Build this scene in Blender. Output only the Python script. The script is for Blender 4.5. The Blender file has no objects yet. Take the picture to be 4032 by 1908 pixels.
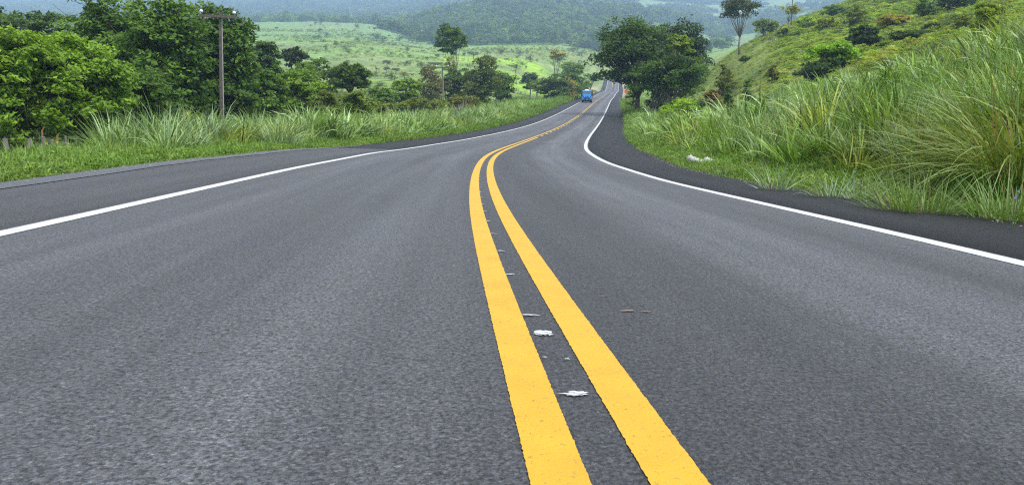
import bpy, math, random
import numpy as np
from mathutils import Vector, Matrix

# ------------------------------------------------------------------ camera, world, sun, exposure
S = bpy.context.scene
FPX, CX, CY, YH = 3028.0, 2016.0, 954.0, 420.0          # lens of the photograph in its own pixels
PIT = math.atan((CY - YH) / FPX); CP, SP = math.cos(PIT), math.sin(PIT)
cam_d = bpy.data.cameras.new("camera"); cam = bpy.data.objects.new("camera", cam_d)
S.collection.objects.link(cam); S.camera = cam
cam_d.sensor_width = 36.0; cam_d.lens = FPX / 4032 * 36.0
cam_d.clip_start = 0.05; cam_d.clip_end = 30000
cam.location = (0, 0, 0); cam.rotation_euler = (math.pi / 2 - PIT, 0, 0)

SUN_EL, SUN_AZ = math.radians(62), math.radians(125)     # azimuth from +Y towards +X: sun high on the right, a little behind the camera
W = bpy.data.worlds.new("World"); S.world = W; W.use_nodes = True
nt = W.node_tree; nt.nodes.clear()
wo = nt.nodes.new("ShaderNodeOutputWorld"); bg = nt.nodes.new("ShaderNodeBackground")
sky = nt.nodes.new("ShaderNodeTexSky"); sky.sky_type = 'NISHITA'; sky.sun_disc = False
sky.sun_elevation = SUN_EL; sky.sun_rotation = SUN_AZ; sky.dust_density = 2.0
tc = nt.nodes.new("ShaderNodeTexCoord")
nz = nt.nodes.new("ShaderNodeTexNoise"); nz.inputs["Scale"].default_value = 2.2; nz.inputs["Detail"].default_value = 6
mp = nt.nodes.new("ShaderNodeMapping"); mp.inputs["Scale"].default_value = (1, 1, 2.5)
rp = nt.nodes.new("ShaderNodeValToRGB")
rp.color_ramp.elements[0].position = 0.22; rp.color_ramp.elements[1].position = 0.44
mx = nt.nodes.new("ShaderNodeMixRGB"); mx.inputs[2].default_value = (4.5, 4.45, 4.35, 1)
bg.inputs["Strength"].default_value = 0.1
L = nt.links.new
L(tc.outputs["Generated"], mp.inputs[0]); L(mp.outputs[0], nz.inputs[0]); L(nz.outputs[0], rp.inputs[0])
L(rp.outputs[0], mx.inputs[0]); L(sky.outputs[0], mx.inputs[1]); L(mx.outputs[0], bg.inputs[0]); L(bg.outputs[0], wo.inputs[0])
sun_d = bpy.data.lights.new("sun", 'SUN'); sun_d.energy = 1.5; sun_d.angle = math.radians(10); sun_d.color = (1, .96, .9)
sun = bpy.data.objects.new("sun", sun_d); S.collection.objects.link(sun)
sd = Vector((math.cos(SUN_EL) * math.sin(SUN_AZ), math.cos(SUN_EL) * math.cos(SUN_AZ), math.sin(SUN_EL)))
sun.rotation_euler = sd.to_track_quat('Z', 'Y').to_euler()
S.view_settings.view_transform = 'Standard'; S.view_settings.look = 'None'
S.view_settings.gamma = 1; S.view_settings.exposure = 1.68; S.view_settings.use_curve_mapping = False
S.cycles.use_denoising = False; S.cycles.filter_width = 1.2; S.cycles.use_adaptive_sampling = False
S.cycles.max_bounces = 6; S.cycles.diffuse_bounces = 3; S.cycles.glossy_bounces = 2; S.cycles.transmission_bounces = 3
S.cycles.transparent_max_bounces = 6; S.cycles.volume_bounces = 1; S.cycles.sample_clamp_indirect = 4

# ------------------------------------------------------------------ small helpers
HAZE = 4.2e-4
COL = S.collection
rng = np.random.default_rng(11)

def at(u, v, Y):
    """the point Y metres ahead that the photograph shows at pixel u, v"""
    yu = (CY - v) / FPX; t = Y / (CP + SP * yu)
    return np.array([t * (u - CX) / FPX, Y, t * (-SP + CP * yu)])

def mesh(name, V, F, mat=None, col=None, uv=None, smooth=False):
    me = bpy.data.meshes.new(name)
    V = np.asarray(V, np.float32)
    if isinstance(F, np.ndarray) and F.ndim == 2:
        n, k = F.shape
        me.vertices.add(len(V)); me.vertices.foreach_set("co", V.ravel())
        me.loops.add(n * k); me.loops.foreach_set("vertex_index", F.astype(np.int32).ravel())
        me.polygons.add(n); me.polygons.foreach_set("loop_start", np.arange(0, n * k, k, dtype=np.int32))
        me.update(calc_edges=True)
    else:
        me.from_pydata([tuple(map(float, v)) for v in V], [], [tuple(map(int, f)) for f in F]); me.update()
    if col is not None:
        c = np.ones((len(V), 4), np.float32); c[:, :3] = col
        me.color_attributes.new("col", 'FLOAT_COLOR', 'POINT').data.foreach_set("color", c.ravel())
    if uv is not None:
        l = me.uv_layers.new(name="uv"); vi = np.empty(len(me.loops), np.int32)
        me.loops.foreach_get("vertex_index", vi)
        l.data.foreach_set("uv", np.asarray(uv, np.float32)[vi].ravel())
    if smooth: me.polygons.foreach_set("use_smooth", np.ones(len(me.polygons), bool))
    if mat: me.materials.append(mat)
    return me

def obj(name, me, parent=None, label=None, cat=None, group=None, kind=None, loc=None, rot=None):
    o = bpy.data.objects.new(name, me); COL.objects.link(o)
    if parent: o.parent = parent
    if label: o["label"] = label
    if cat: o["category"] = cat
    if group: o["group"] = group
    if kind: o["kind"] = kind
    if loc is not None: o.location = [float(c) for c in loc]
    if rot is not None: o.rotation_euler = rot
    return o

class MB:
    """collects boxes, tubes and the like into one mesh"""
    def __init__(s): s.v = []; s.f = []
    def add(s, V, F):
        b = len(s.v); s.v += [tuple(p) for p in V]; s.f += [tuple(i + b for i in f) for f in F]; return s
    def box(s, x0, x1, y0, y1, z0, z1, top=1.0):
        cx, cy = (x0 + x1) / 2, (y0 + y1) / 2
        q = lambda x, y: (cx + (x - cx) * top, cy + (y - cy) * top, z1)
        V = [(x0, y0, z0), (x1, y0, z0), (x1, y1, z0), (x0, y1, z0), q(x0, y0), q(x1, y0), q(x1, y1), q(x0, y1)]
        return s.add(V, [(3, 2, 1, 0), (4, 5, 6, 7), (0, 1, 5, 4), (1, 2, 6, 5), (2, 3, 7, 6), (3, 0, 4, 7)])
    def hexa(s, V):   # 8 corners, bottom ring then top ring
        return s.add(V, [(3, 2, 1, 0), (4, 5, 6, 7), (0, 1, 5, 4), (1, 2, 6, 5), (2, 3, 7, 6), (3, 0, 4, 7)])
    def tube(s, P, R, n=6):
        P = [Vector(p) for p in P]; V = []; F = []
        for i, p in enumerate(P):
            d = (P[min(i + 1, len(P) - 1)] - P[max(i - 1, 0)]).normalized()
            a = d.cross(Vector((0.31, 0.95, 0.07)))
            if a.length < 1e-3: a = d.cross(Vector((1, 0, 0)))
            a.normalize(); b = d.cross(a)
            for k in range(n):
                t = 2 * math.pi * k / n; V.append(p + (a * math.cos(t) + b * math.sin(t)) * R[i])
        for i in range(len(P) - 1):
            for k in range(n): F.append((i * n + k, i * n + (k + 1) % n, (i + 1) * n + (k + 1) % n, (i + 1) * n + k))
        F.append(tuple(range(n))[::-1]); F.append(tuple((len(P) - 1) * n + k for k in range(n)))
        return s.add(V, F)
    def lathe(s, prof, n=16, axis='z', c=(0, 0, 0)):
        V = []; F = []
        for r, h in prof:
            for k in range(n):
                t = 2 * math.pi * k / n; a, b = r * math.cos(t), r * math.sin(t)
                p = (a, b, h) if axis == 'z' else (h, a, b) if axis == 'x' else (a, h, b)
                V.append((p[0] + c[0], p[1] + c[1], p[2] + c[2]))
        for i in range(len(prof) - 1):
            for k in range(n): F.append((i * n + k, i * n + (k + 1) % n, (i + 1) * n + (k + 1) % n, (i + 1) * n + k))
        F.append(tuple(range(n))[::-1]); F.append(tuple((len(prof) - 1) * n + k for k in range(n)))
        return s.add(V, F)
    def mesh(s, name, mat, smooth=False): return mesh(name, s.v, s.f, mat, smooth=smooth)

# value noise, vectorised
def _h(i, j, s):
    n = (i.astype(np.int64) * 374761393 + j.astype(np.int64) * 668265263 + s * 1274126177) & 0x7fffffff
    n = ((n ^ (n >> 13)) * 1274126177) & 0x7fffffff
    return ((n ^ (n >> 16)) & 0xffff) / 65535.0
def vnoise(x, y, s=0):
    x = np.asarray(x, float); y = np.asarray(y, float)
    i, j = np.floor(x), np.floor(y); u, v = x - i, y - j
    u = u * u * (3 - 2 * u); v = v * v * (3 - 2 * v)
    a = _h(i, j, s) * (1 - u) + _h(i + 1, j, s) * u; b = _h(i, j + 1, s) * (1 - u) + _h(i + 1, j + 1, s) * u
    return a * (1 - v) + b * v
def fbm(x, y, s=0, o=4):
    t = 0; a = .5
    for k in range(o): t = t + a * vnoise(np.asarray(x) * 2 ** k, np.asarray(y) * 2 ** k, s + k * 7); a *= .5
    return t / (1 - .5 ** o)
def smooth(t): t = np.clip(t, 0, 1); return t * t * (3 - 2 * t)

# ------------------------------------------------------------------ materials
def mat(name):
    m = bpy.data.materials.new(name); m.use_nodes = True; t = m.node_tree; t.nodes.clear()
    return m, t, t.nodes.new("ShaderNodeOutputMaterial")
def nd(t, k, **kw):
    n = t.nodes.new(k)
    for a, b in kw.items():
        if a.startswith("i_"):
            n.inputs[a[2:].replace("_", " ")].default_value = b
        else: setattr(n, a, b)
    return n
def ramp(t, src, stops, interp='LINEAR'):
    r = t.nodes.new("ShaderNodeValToRGB"); e = r.color_ramp; e.interpolation = interp
    while len(e.elements) < len(stops): e.elements.new(.5)
    for el, (p, c) in zip(e.elements, stops):
        el.position = p; el.color = (*c, 1) if isinstance(c, tuple) else (c, c, c, 1)
    t.links.new(src, r.inputs[0]); return r.outputs[0]
def mixc(t, a, b, fac, mode='MIX'):
    m = t.nodes.new("ShaderNodeMixRGB"); m.blend_type = mode
    for i, x in ((0, fac), (1, a), (2, b)):
        if hasattr(x, 'is_linked'): t.links.new(x, m.inputs[i])
        elif isinstance(x, tuple): m.inputs[i].default_value = (*x, 1)
        else: m.inputs[i].default_value = x if i == 0 else (x, x, x, 1)
    return m.outputs[0]

def simple(name, c, rough=.6, metal=0., spec=.4, var=.15, scale=6., bump=0.):
    m, t, o = mat(name); p = nd(t, "ShaderNodeBsdfPrincipled", i_Roughness=rough, i_Metallic=metal)
    p.inputs["Specular IOR Level"].default_value = spec
    tc = nd(t, "ShaderNodeTexCoord"); n = nd(t, "ShaderNodeTexNoise", i_Scale=scale, i_Detail=5.)
    t.links.new(tc.outputs["Object"], n.inputs["Vector"])
    f = ramp(t, n.outputs[0], [(.25, 1 - var), (.75, 1 + var * .6)])
    t.links.new(mixc(t, c, f, 1., 'MULTIPLY'), p.inputs["Base Color"])
    if bump:
        b = nd(t, "ShaderNodeBump", i_Strength=bump, i_Distance=.02); t.links.new(n.outputs[0], b.inputs["Height"])
        t.links.new(b.outputs[0], p.inputs["Normal"])
    t.links.new(p.outputs[0], o.inputs[0]); return m

def leaf_mat(name, inst, trans=.32, rough=.55, spec=.14):
    m, t, o = mat(name)
    a = nd(t, "ShaderNodeAttribute", attribute_name="col"); c = a.outputs["Color"]
    if inst:
        b = nd(t, "ShaderNodeAttribute", attribute_name="tint", attribute_type='INSTANCER')
        c = mixc(t, c, b.outputs["Color"], 1., 'MULTIPLY')
    p = nd(t, "ShaderNodeBsdfPrincipled", i_Roughness=rough); p.inputs["Specular IOR Level"].default_value = spec
    tr = nd(t, "ShaderNodeBsdfTranslucent"); mxs = nd(t, "ShaderNodeMixShader", i_Fac=trans)
    t.links.new(c, p.inputs["Base Color"]); t.links.new(mixc(t, c, (1.15, 1.1, .45), 1., 'MULTIPLY'), tr.inputs[0])
    t.links.new(p.outputs[0], mxs.inputs[1]); t.links.new(tr.outputs[0], mxs.inputs[2]); t.links.new(mxs.outputs[0], o.inputs[0])
    return m
LEAF = leaf_mat("leaf", False); LEAFI = leaf_mat("leaf_scattered", True)
GRASS = leaf_mat("grass_blade", False, .24, .42, .28); GRASSI = leaf_mat("grass_blade_scattered", True, .24, .42, .28)
BARK = simple("bark", (.085, .07, .055), .85, var=.4, scale=3., bump=.5)
PALEBARK = simple("pale_bark", (.24, .2, .16), .85, var=.35, scale=3., bump=.4)

def asphalt(name, base, worn, streak, wheel, spec=.5):
    m, t, o = mat(name); p = nd(t, "ShaderNodeBsdfPrincipled"); p.inputs["Specular IOR Level"].default_value = spec
    uv = nd(t, "ShaderNodeUVMap", uv_map="uv"); lk = t.links.new
    v1 = nd(t, "ShaderNodeTexVoronoi", i_Scale=75.); lk(uv.outputs[0], v1.inputs["Vector"])
    n1 = nd(t, "ShaderNodeTexNoise", i_Scale=55., i_Detail=4., i_Roughness=.7); lk(uv.outputs[0], n1.inputs["Vector"])
    n4 = nd(t, "ShaderNodeTexNoise", i_Scale=9., i_Detail=5., i_Roughness=.75); lk(uv.outputs[0], n4.inputs["Vector"])
    mp = nd(t, "ShaderNodeMapping"); mp.inputs["Scale"].default_value = (1.5, .045, 1); lk(uv.outputs[0], mp.inputs[0])
    n2 = nd(t, "ShaderNodeTexNoise", i_Scale=1.6, i_Detail=4., i_Roughness=.55); lk(mp.outputs[0], n2.inputs["Vector"])
    mp3 = nd(t, "ShaderNodeMapping"); mp3.inputs["Scale"].default_value = (.35, .12, 1); lk(uv.outputs[0], mp3.inputs[0])
    n3 = nd(t, "ShaderNodeTexNoise", i_Scale=1.5, i_Detail=5., i_Roughness=.6); lk(mp3.outputs[0], n3.inputs["Vector"])
    f = ramp(t, n2.outputs[0], [(.3, 0.), (.7, 1.)])
    c = mixc(t, base, worn, f)
    if wheel:      # lanes wear paler in the wheel tracks than between them
        sx = nd(t, "ShaderNodeSeparateXYZ"); lk(uv.outputs[0], sx.inputs[0])
        wob = nd(t, "ShaderNodeMath", operation='MULTIPLY_ADD'); lk(n3.outputs[0], wob.inputs[0]); wob.inputs[1].default_value = .9
        lk(sx.outputs[0], wob.inputs[2])
        mr = nd(t, "ShaderNodeMapRange"); mr.inputs[1].default_value = -3.2; mr.inputs[2].default_value = 4.1; lk(wob.outputs[0], mr.inputs[0])
        wr = ramp(t, mr.outputs[0], wheel); c = mixc(t, c, wr, 1., 'MULTIPLY')
    c = mixc(t, c, ramp(t, n3.outputs[0], [(.3, 1 - streak), (.7, 1 + streak)]), 1., 'MULTIPLY')
    c = mixc(t, c, ramp(t, n4.outputs[0], [(.32, .85), (.5, 1.), (.7, 1.12)]), 1., 'MULTIPLY')
    c = mixc(t, c, ramp(t, n1.outputs[0], [(.34, .22), (.5, 1.), (.7, 1.75)]), 1., 'MULTIPLY')
    vc = nd(t, "ShaderNodeTexVoronoi", i_Scale=125.); lk(uv.outputs[0], vc.inputs["Vector"])
    sv = nd(t, "ShaderNodeSeparateColor"); lk(vc.outputs["Color"], sv.inputs[0])
    c = mixc(t, c, ramp(t, sv.outputs[0], [(0., .5), (.25, .85), (.7, 1.06), (.93, 1.25), (1., 1.7)]), 1., 'MULTIPLY')
    n6 = nd(t, "ShaderNodeTexNoise", i_Scale=28., i_Detail=3., i_Roughness=.6); lk(uv.outputs[0], n6.inputs["Vector"])
    c = mixc(t, c, ramp(t, n6.outputs[0], [(.3, .28), (.4, 1.)]), 1., 'MULTIPLY')
    wn = nd(t, "ShaderNodeTexVoronoi", i_Scale=26.); lk(uv.outputs[0], wn.inputs["Vector"])   # pale stone chips
    c = mixc(t, c, (.32, .3, .27), ramp(t, wn.outputs["Distance"], [(.04, .8), (.075, 0.)]))
    lk(c, p.inputs["Base Color"])
    p.inputs["Roughness"].default_value = .62
    h = nd(t, "ShaderNodeMath", operation='MULTIPLY_ADD'); lk(v1.outputs["Distance"], h.inputs[0]); h.inputs[1].default_value = -.7
    lk(n1.outputs[0], h.inputs[2])
    b = nd(t, "ShaderNodeBump", i_Strength=1., i_Distance=.018); lk(h.outputs[0], b.inputs["Height"])
    lk(b.outputs[0], p.inputs["Normal"]); lk(p.outputs[0], o.inputs[0]); return m
WHEEL = [(.0, .9), (.12, 1.14), (.26, .86), (.38, 1.14), (.46, .78), (.52, .68), (.6, .6), (.66, .8), (.73, 1.3), (.8, 1.22), (.88, .8), (.95, 1.12)]
ASPH = asphalt("asphalt", (.063, .066, .0745), (.107, .111, .121), .08, WHEEL)
SHOULD = asphalt("shoulder_asphalt", (.017, .0175, .02), (.024, .025, .028), .22, None, .22)
SHOULDW = asphalt("worn_shoulder_asphalt", (.052, .0535, .06), (.074, .076, .084), .12, None, .45)
LIP = asphalt("grey_chip_seal", (.1, .108, .12), (.12, .128, .14), .12, None)

def paint(name, c, pit, worn):
    m, t, o = mat(name); p = nd(t, "ShaderNodeBsdfPrincipled", i_Roughness=.6); lk = t.links.new
    uv = nd(t, "ShaderNodeUVMap", uv_map="uv")
    n = nd(t, "ShaderNodeTexNoise", i_Scale=55., i_Detail=4., i_Roughness=.65); lk(uv.outputs[0], n.inputs["Vector"])
    g = nd(t, "ShaderNodeTexNoise", i_Scale=5., i_Detail=4.); lk(uv.outputs[0], g.inputs["Vector"])
    cc = mixc(t, c, ramp(t, g.outputs[0], [(.28, worn), (.5, .98), (.7, 1.05)]), 1., 'MULTIPLY')
    cc = mixc(t, cc, (.26, .17, .03), ramp(t, n.outputs[0], [(pit, .85), (pit + .06, 0.)]))
    lk(cc, p.inputs["Base Color"])
    b = nd(t, "ShaderNodeBump", i_Strength=.5, i_Distance=.01); lk(n.outputs[0], b.inputs["Height"]); lk(b.outputs[0], p.inputs["Normal"])
    lk(p.outputs[0], o.inputs[0]); return m
YELLOW = paint("yellow_road_paint", (.57, .335, .012), .335, .9); WHITE = paint("white_road_paint", (.55, .56, .57), .33, .8)

# ------------------------------------------------------------------ the road's run: plan, profile and crossfall
RK=np.array([0,2.5,5,8,11,15,19,23,27,32,37,43,50,58,67,78,91,106,124,145,170,200,230,260,290,320,350,380,410,440,470,500,540,600.])
RX=[0.386,0.174,-0.029,-0.238,-0.402,-0.563,-0.660,-0.679,-0.597,-0.354,0.019,0.593,1.367,2.342,3.514,5.000,6.780,8.836,11.297,14.167,17.587,21.733,26.006,30.336,34.663,38.992,43.341,47.705,52.014,56.165,60.187,64.187,69.552,77.614]
RZ=[-0.793,-0.874,-0.953,-1.051,-1.150,-1.278,-1.394,-1.502,-1.609,-1.735,-1.843,-1.936,-2.004,-2.037,-2.024,-1.938,-1.740,-1.409,-0.915,-0.266,0.545,1.489,2.291,3.158,4.203,5.297,6.264,7.047,7.927,9.409,11.591,14.256,18.158,24.234]
RB=[-0.031,-0.033,-0.029,-0.029,-0.033,-0.039,-0.038,-0.038,-0.030,-0.025,-0.026,-0.022,-0.021,-0.017,-0.014,-0.009,-0.008,-0.011,-0.013,-0.015,-0.015,-0.012,-0.010,-0.007,-0.005,-0.003,-0.000,0.002,0.003,0.003,0.002,0.002,0.002,0.001]
RSL=[2.493,2.494,2.502,2.492,2.562,2.684,2.737,2.730,2.658,2.608,2.571,2.555,2.559,2.567,2.560,2.536,2.569,2.625,2.680,2.735,2.728,2.686,2.652,2.627,2.608,2.592,2.580,2.572,2.561,2.599,2.669,2.715,2.752,2.769]
RSR=[2.113,2.114,2.111,2.123,2.144,2.012,1.983,2.123,2.335,2.535,2.536,2.543,2.560,2.606,2.663,2.716,2.770,2.845,2.855,2.889,2.816,2.741,2.680,2.629,2.588,2.554,2.524,2.503,2.488,2.481,2.479,2.490,2.483,2.476]
def spl(C, q):
    q = np.asarray(q, float); n = len(RK); h = np.diff(RK); A = np.eye(n); B = np.zeros(n); C = np.asarray(C)
    for i in range(1, n - 1):
        A[i, i - 1] = h[i - 1]; A[i, i] = 2 * (h[i - 1] + h[i]); A[i, i + 1] = h[i]
        B[i] = 6 * ((C[i + 1] - C[i]) / h[i] - (C[i] - C[i - 1]) / h[i - 1])
    m = np.linalg.solve(A, B); qc = np.clip(q, RK[0], RK[-1])
    i = np.clip(np.searchsorted(RK, qc) - 1, 0, n - 2); t = qc - RK[i]; hh = h[i]; a = hh - t
    y = m[i] * a ** 3 / (6 * hh) + m[i + 1] * t ** 3 / (6 * hh) + (C[i] / hh - m[i] * hh / 6) * a + (C[i + 1] / hh - m[i + 1] * hh / 6) * t
    s0 = (C[1] - C[0]) / h[0] - h[0] * (2 * m[0] + m[1]) / 6; s1 = (C[-1] - C[-2]) / h[-1] + h[-1] * m[-2] / 6
    return y + np.where(q < RK[0], (q - RK[0]) * s0, 0) + np.where(q > RK[-1], (q - RK[-1]) * s1, 0)
_Q = np.concatenate([np.arange(-30, 60, .1), np.arange(60, 760, .5)])
_X, _Z, _B, _L, _R = (spl(c, _Q) for c in (RX, RZ, RB, RSL, RSR))
_L = np.clip(_L, 2, 3); _R = np.clip(_R, 1.8, 3); _B = np.where(_Q < 0, _B[300], _B); _D = np.gradient(_X, _Q)
rx, rz, rb, rd = (lambda y, t=t: np.interp(y, _Q, t) for t in (_X, _Z, _B, _D))
rl, rr = (lambda y, t=t: 3.55 + np.interp(y, _Q, t) for t in (_L, _R))
def road_pt(y, off, dz=0.):
    y = np.asarray(y, float); d = rd(y); n = np.sqrt(1 + d * d)
    return np.stack([rx(y) + off / n, y - off * d / n, rz(y) + off * rb(y) + dz], -1)
def road_inv(x, y):
    yc = y.copy()
    for _ in range(4):
        d = rd(yc); n = np.sqrt(1 + d * d); off = np.clip(((x - rx(yc)) + (y - yc) * d * -1) / n, -60, 60)
        yc = .4 * yc + .6 * (y + np.clip(off * d / n, -20, 20))
    d = rd(yc); n = np.sqrt(1 + d * d)
    off = ((x - rx(yc)) * 1 - (y - yc) * d) / n
    return yc, off

# ------------------------------------------------------------------ the lie of the land
TY = np.array([25, 40, 60, 80, 100, 140, 180, 240, 320, 420, 520, 650, 850, 1100, 1400, 1900, 2600, 3500, 4500.])
TU = [
 (-900, [640, 570, 530, 505, 480, 440, 410, 395, 370, 340, 310, 270, 210, 160, 120, 95, 60, 30, 40]),
 (0,    [650, 570, 530, 505, 480, 440, 410, 395, 370, 340, 310, 270, 210, 160, 120, 95, 60, 26, 40]),
 (250,  [650, 570, 530, 505, 480, 440, 410, 395, 370, 340, 310, 270, 210, 160, 120, 95, 60, 18, 30]),
 (700,  [650, 570, 530, 505, 480, 440, 412, 395, 360, 320, 270, 230, 170, 120, 110, 90, 55, -12, -30]),
 (1000, [650, 570, 525, 500, 475, 437, 410, 385, 335, 285, 235, 190, 135, 92, 100, 85, 50, 10, -30]),
 (1400, [650, 570, 525, 500, 475, 437, 405, 360, 305, 240, 200, 175, 140, 80, 95, 80, 45, 5, -20]),
 (1620, [650, 570, 525, 500, 470, 430, 400, 350, 302, 250, 215, 200, 170, 125, 100, 82, 45, 2, -22]),
 (1720, [650, 570, 525, 495, 465, 425, 395, 345, 300, 250, 226, 210, 184, 120, 50, 70, 35, 0, -25]),
 (1950, [650, 570, 525, 490, 460, 415, 390, 345, 295, 252, 226, 205, 172, 95, 10, 45, 25, -10, -30]),
 (2200, [650, 565, 520, 490, 460, 425, 405, 380, 322, 270, 240, 215, 172, 98, 24, 35, 8, -15, -40]),
 (2400, [650, 565, 520, 490, 465, 435, 415, 382, 368, 356, 325, 268, 200, 115, 42, 40, 5, -15, -40]),
 (2550, [600, 560, 520, 485, 455, 430, 405, 375, 350, 330, 300, 255, 200, 130, 58, 48, 10, -12, -35]),
 (2700, [560, 530, 485, 455, 425, 380, 345, 325, 310, 290, 275, 250, 200, 150, 80, 60, 15, -10, -30]),
 (2800, [540, 505, 450, 420, 385, 285, 192, 205, 225, 230, 230, 220, 190, 170, 145, 80, 30, -5, -25]),
 (2900, [520, 480, 425, 385, 340, 235, 166, 185, 205, 205, 205, 200, 180, 150, 130, 75, 25, 0, -20]),
 (3000, [500, 450, 400, 350, 300, 210, 136, 140, 165, 170, 170, 165, 150, 140, 120, 60, 20, -5, -20]),
 (3150, [460, 410, 355, 300, 250, 165, 108, 68, 95, 110, 120, 120, 110, 100, 90, 50, 15, -5, -20]),
 (3400, [370, 330, 285, 225, 175, 100, 40, -30, -50, -20, 10, 30, 40, 40, 40, 20, 0, -10, -20]),
 (3700, [290, 250, 200, 150, 105, 35, -20, -80, -110, -60, -20, 0, 10, 20, 20, 10, 0, -10, -20]),
 (4032, [240, 190, 130, 85, 45, -25, -70, -110, -130, -90, -40, -10, 0, 10, 10, 0, -5, -10, -20]),
 (4900, [240, 190, 130, 85, 45, -25, -70, -110, -130, -90, -40, -10, 0, 10, 10, 0, -5, -10, -20])]
NA, NL = 280, 260
GA = np.linspace(-1.0, 1.0, NA); GL = np.linspace(math.log(20), math.log(9500), NL)
def _table():
    ys = np.exp(GL); Zc = []
    for u, rows in TU:
        z = np.array([at(u, v, y)[2] for v, y in zip(rows, TY)])
        zz = np.interp(GL, np.log(TY), z); last = z[-1]
        zz = np.where(ys > 4500, last * np.clip(1 - (ys - 4500) / 6000, 0, 1), zz); Zc.append(zz)
    Zc = np.array(Zc); ua = np.array([(u - CX) / FPX * CP for u, _ in TU])
    Z = np.stack([np.interp(GA, ua, Zc[:, j]) for j in range(NL)], 1)
    k = np.exp(-np.arange(-6, 7) ** 2 / (2 * 2.2 ** 2)); k /= k.sum()
    P = np.pad(Z, ((6, 6), (6, 6)), 'edge')
    P = sum(k[i] * P[i:i + NA] for i in range(13)); return sum(k[i] * P[:, i:i + NL] for i in range(13))
GZ = _table()
def zfar(x, y):
    yy = np.maximum(y, 25.); ia = np.clip((np.clip(x / yy, -1, 1) + 1) / 2 * (NA - 1), 0, NA - 1.001)
    il = np.clip((np.log(yy) - GL[0]) / (GL[-1] - GL[0]) * (NL - 1), 0, NL - 1.001)
    i, j = ia.astype(int), il.astype(int); a, b = ia - i, il - j
    return (GZ[i, j] * (1 - a) + GZ[i + 1, j] * a) * (1 - b) + (GZ[i, j + 1] * (1 - a) + GZ[i + 1, j + 1] * a) * b
BANK_Y, BANK_H = [0, 12, 22, 35, 48, 65, 90], [1.15, 1.2, 1.2, .8, .45, .2, 0.]
def ground(x, y, parts=False):
    x = np.asarray(x, float); y = np.asarray(y, float)
    yc, off = road_inv(x, y)
    el = -off - rl(yc); er = off - rr(yc); e = np.maximum(el, er); left = el > er
    zin = rz(yc) + np.clip(off, -rl(yc), rr(yc)) * rb(yc) - .09
    ep = np.clip(e, 0, 60); hb = np.interp(yc, BANK_Y, BANK_H)
    near = np.where(left, zin + .05 * smooth(ep / .3) - .035 * np.minimum(ep, 12), zin + .05 * smooth(ep / .3) + hb * smooth((ep - 1.) / 4.2))
    w = np.where(left, smooth((ep - 1.5) / (9 + .12 * np.clip(yc, 0, 400))), smooth((ep - 4.5) / (10 + .1 * np.clip(yc, 0, 400))))
    w = np.where(yc > 590, np.maximum(w, smooth((yc - 590) / 50)), w)
    r = np.sqrt(x * x + y * y)
    amp = w * np.clip(.12 + .006 * r, 0, 9.)
    z = near * (1 - w) + zfar(x, y) * w
    z = z + np.minimum(amp, 2.2) * (fbm(x / 38., y / 38., 3) - .5) + w * .25 * (fbm(x / 6., y / 6., 9, 3) - .5)
    z = z + np.clip(r - 350, 0, 900) / 900 * w * 14 * (fbm(x / 120., y / 120., 15) - .5) + np.clip(r - 1100, 0, 1500) / 1500 * w * 60 * (fbm(x / 260., y / 260., 5) - .5)
    return (z, e, left, yc, off) if parts else z
def g1(x, y): return float(ground(np.array([x]), np.array([y]))[0])

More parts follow.
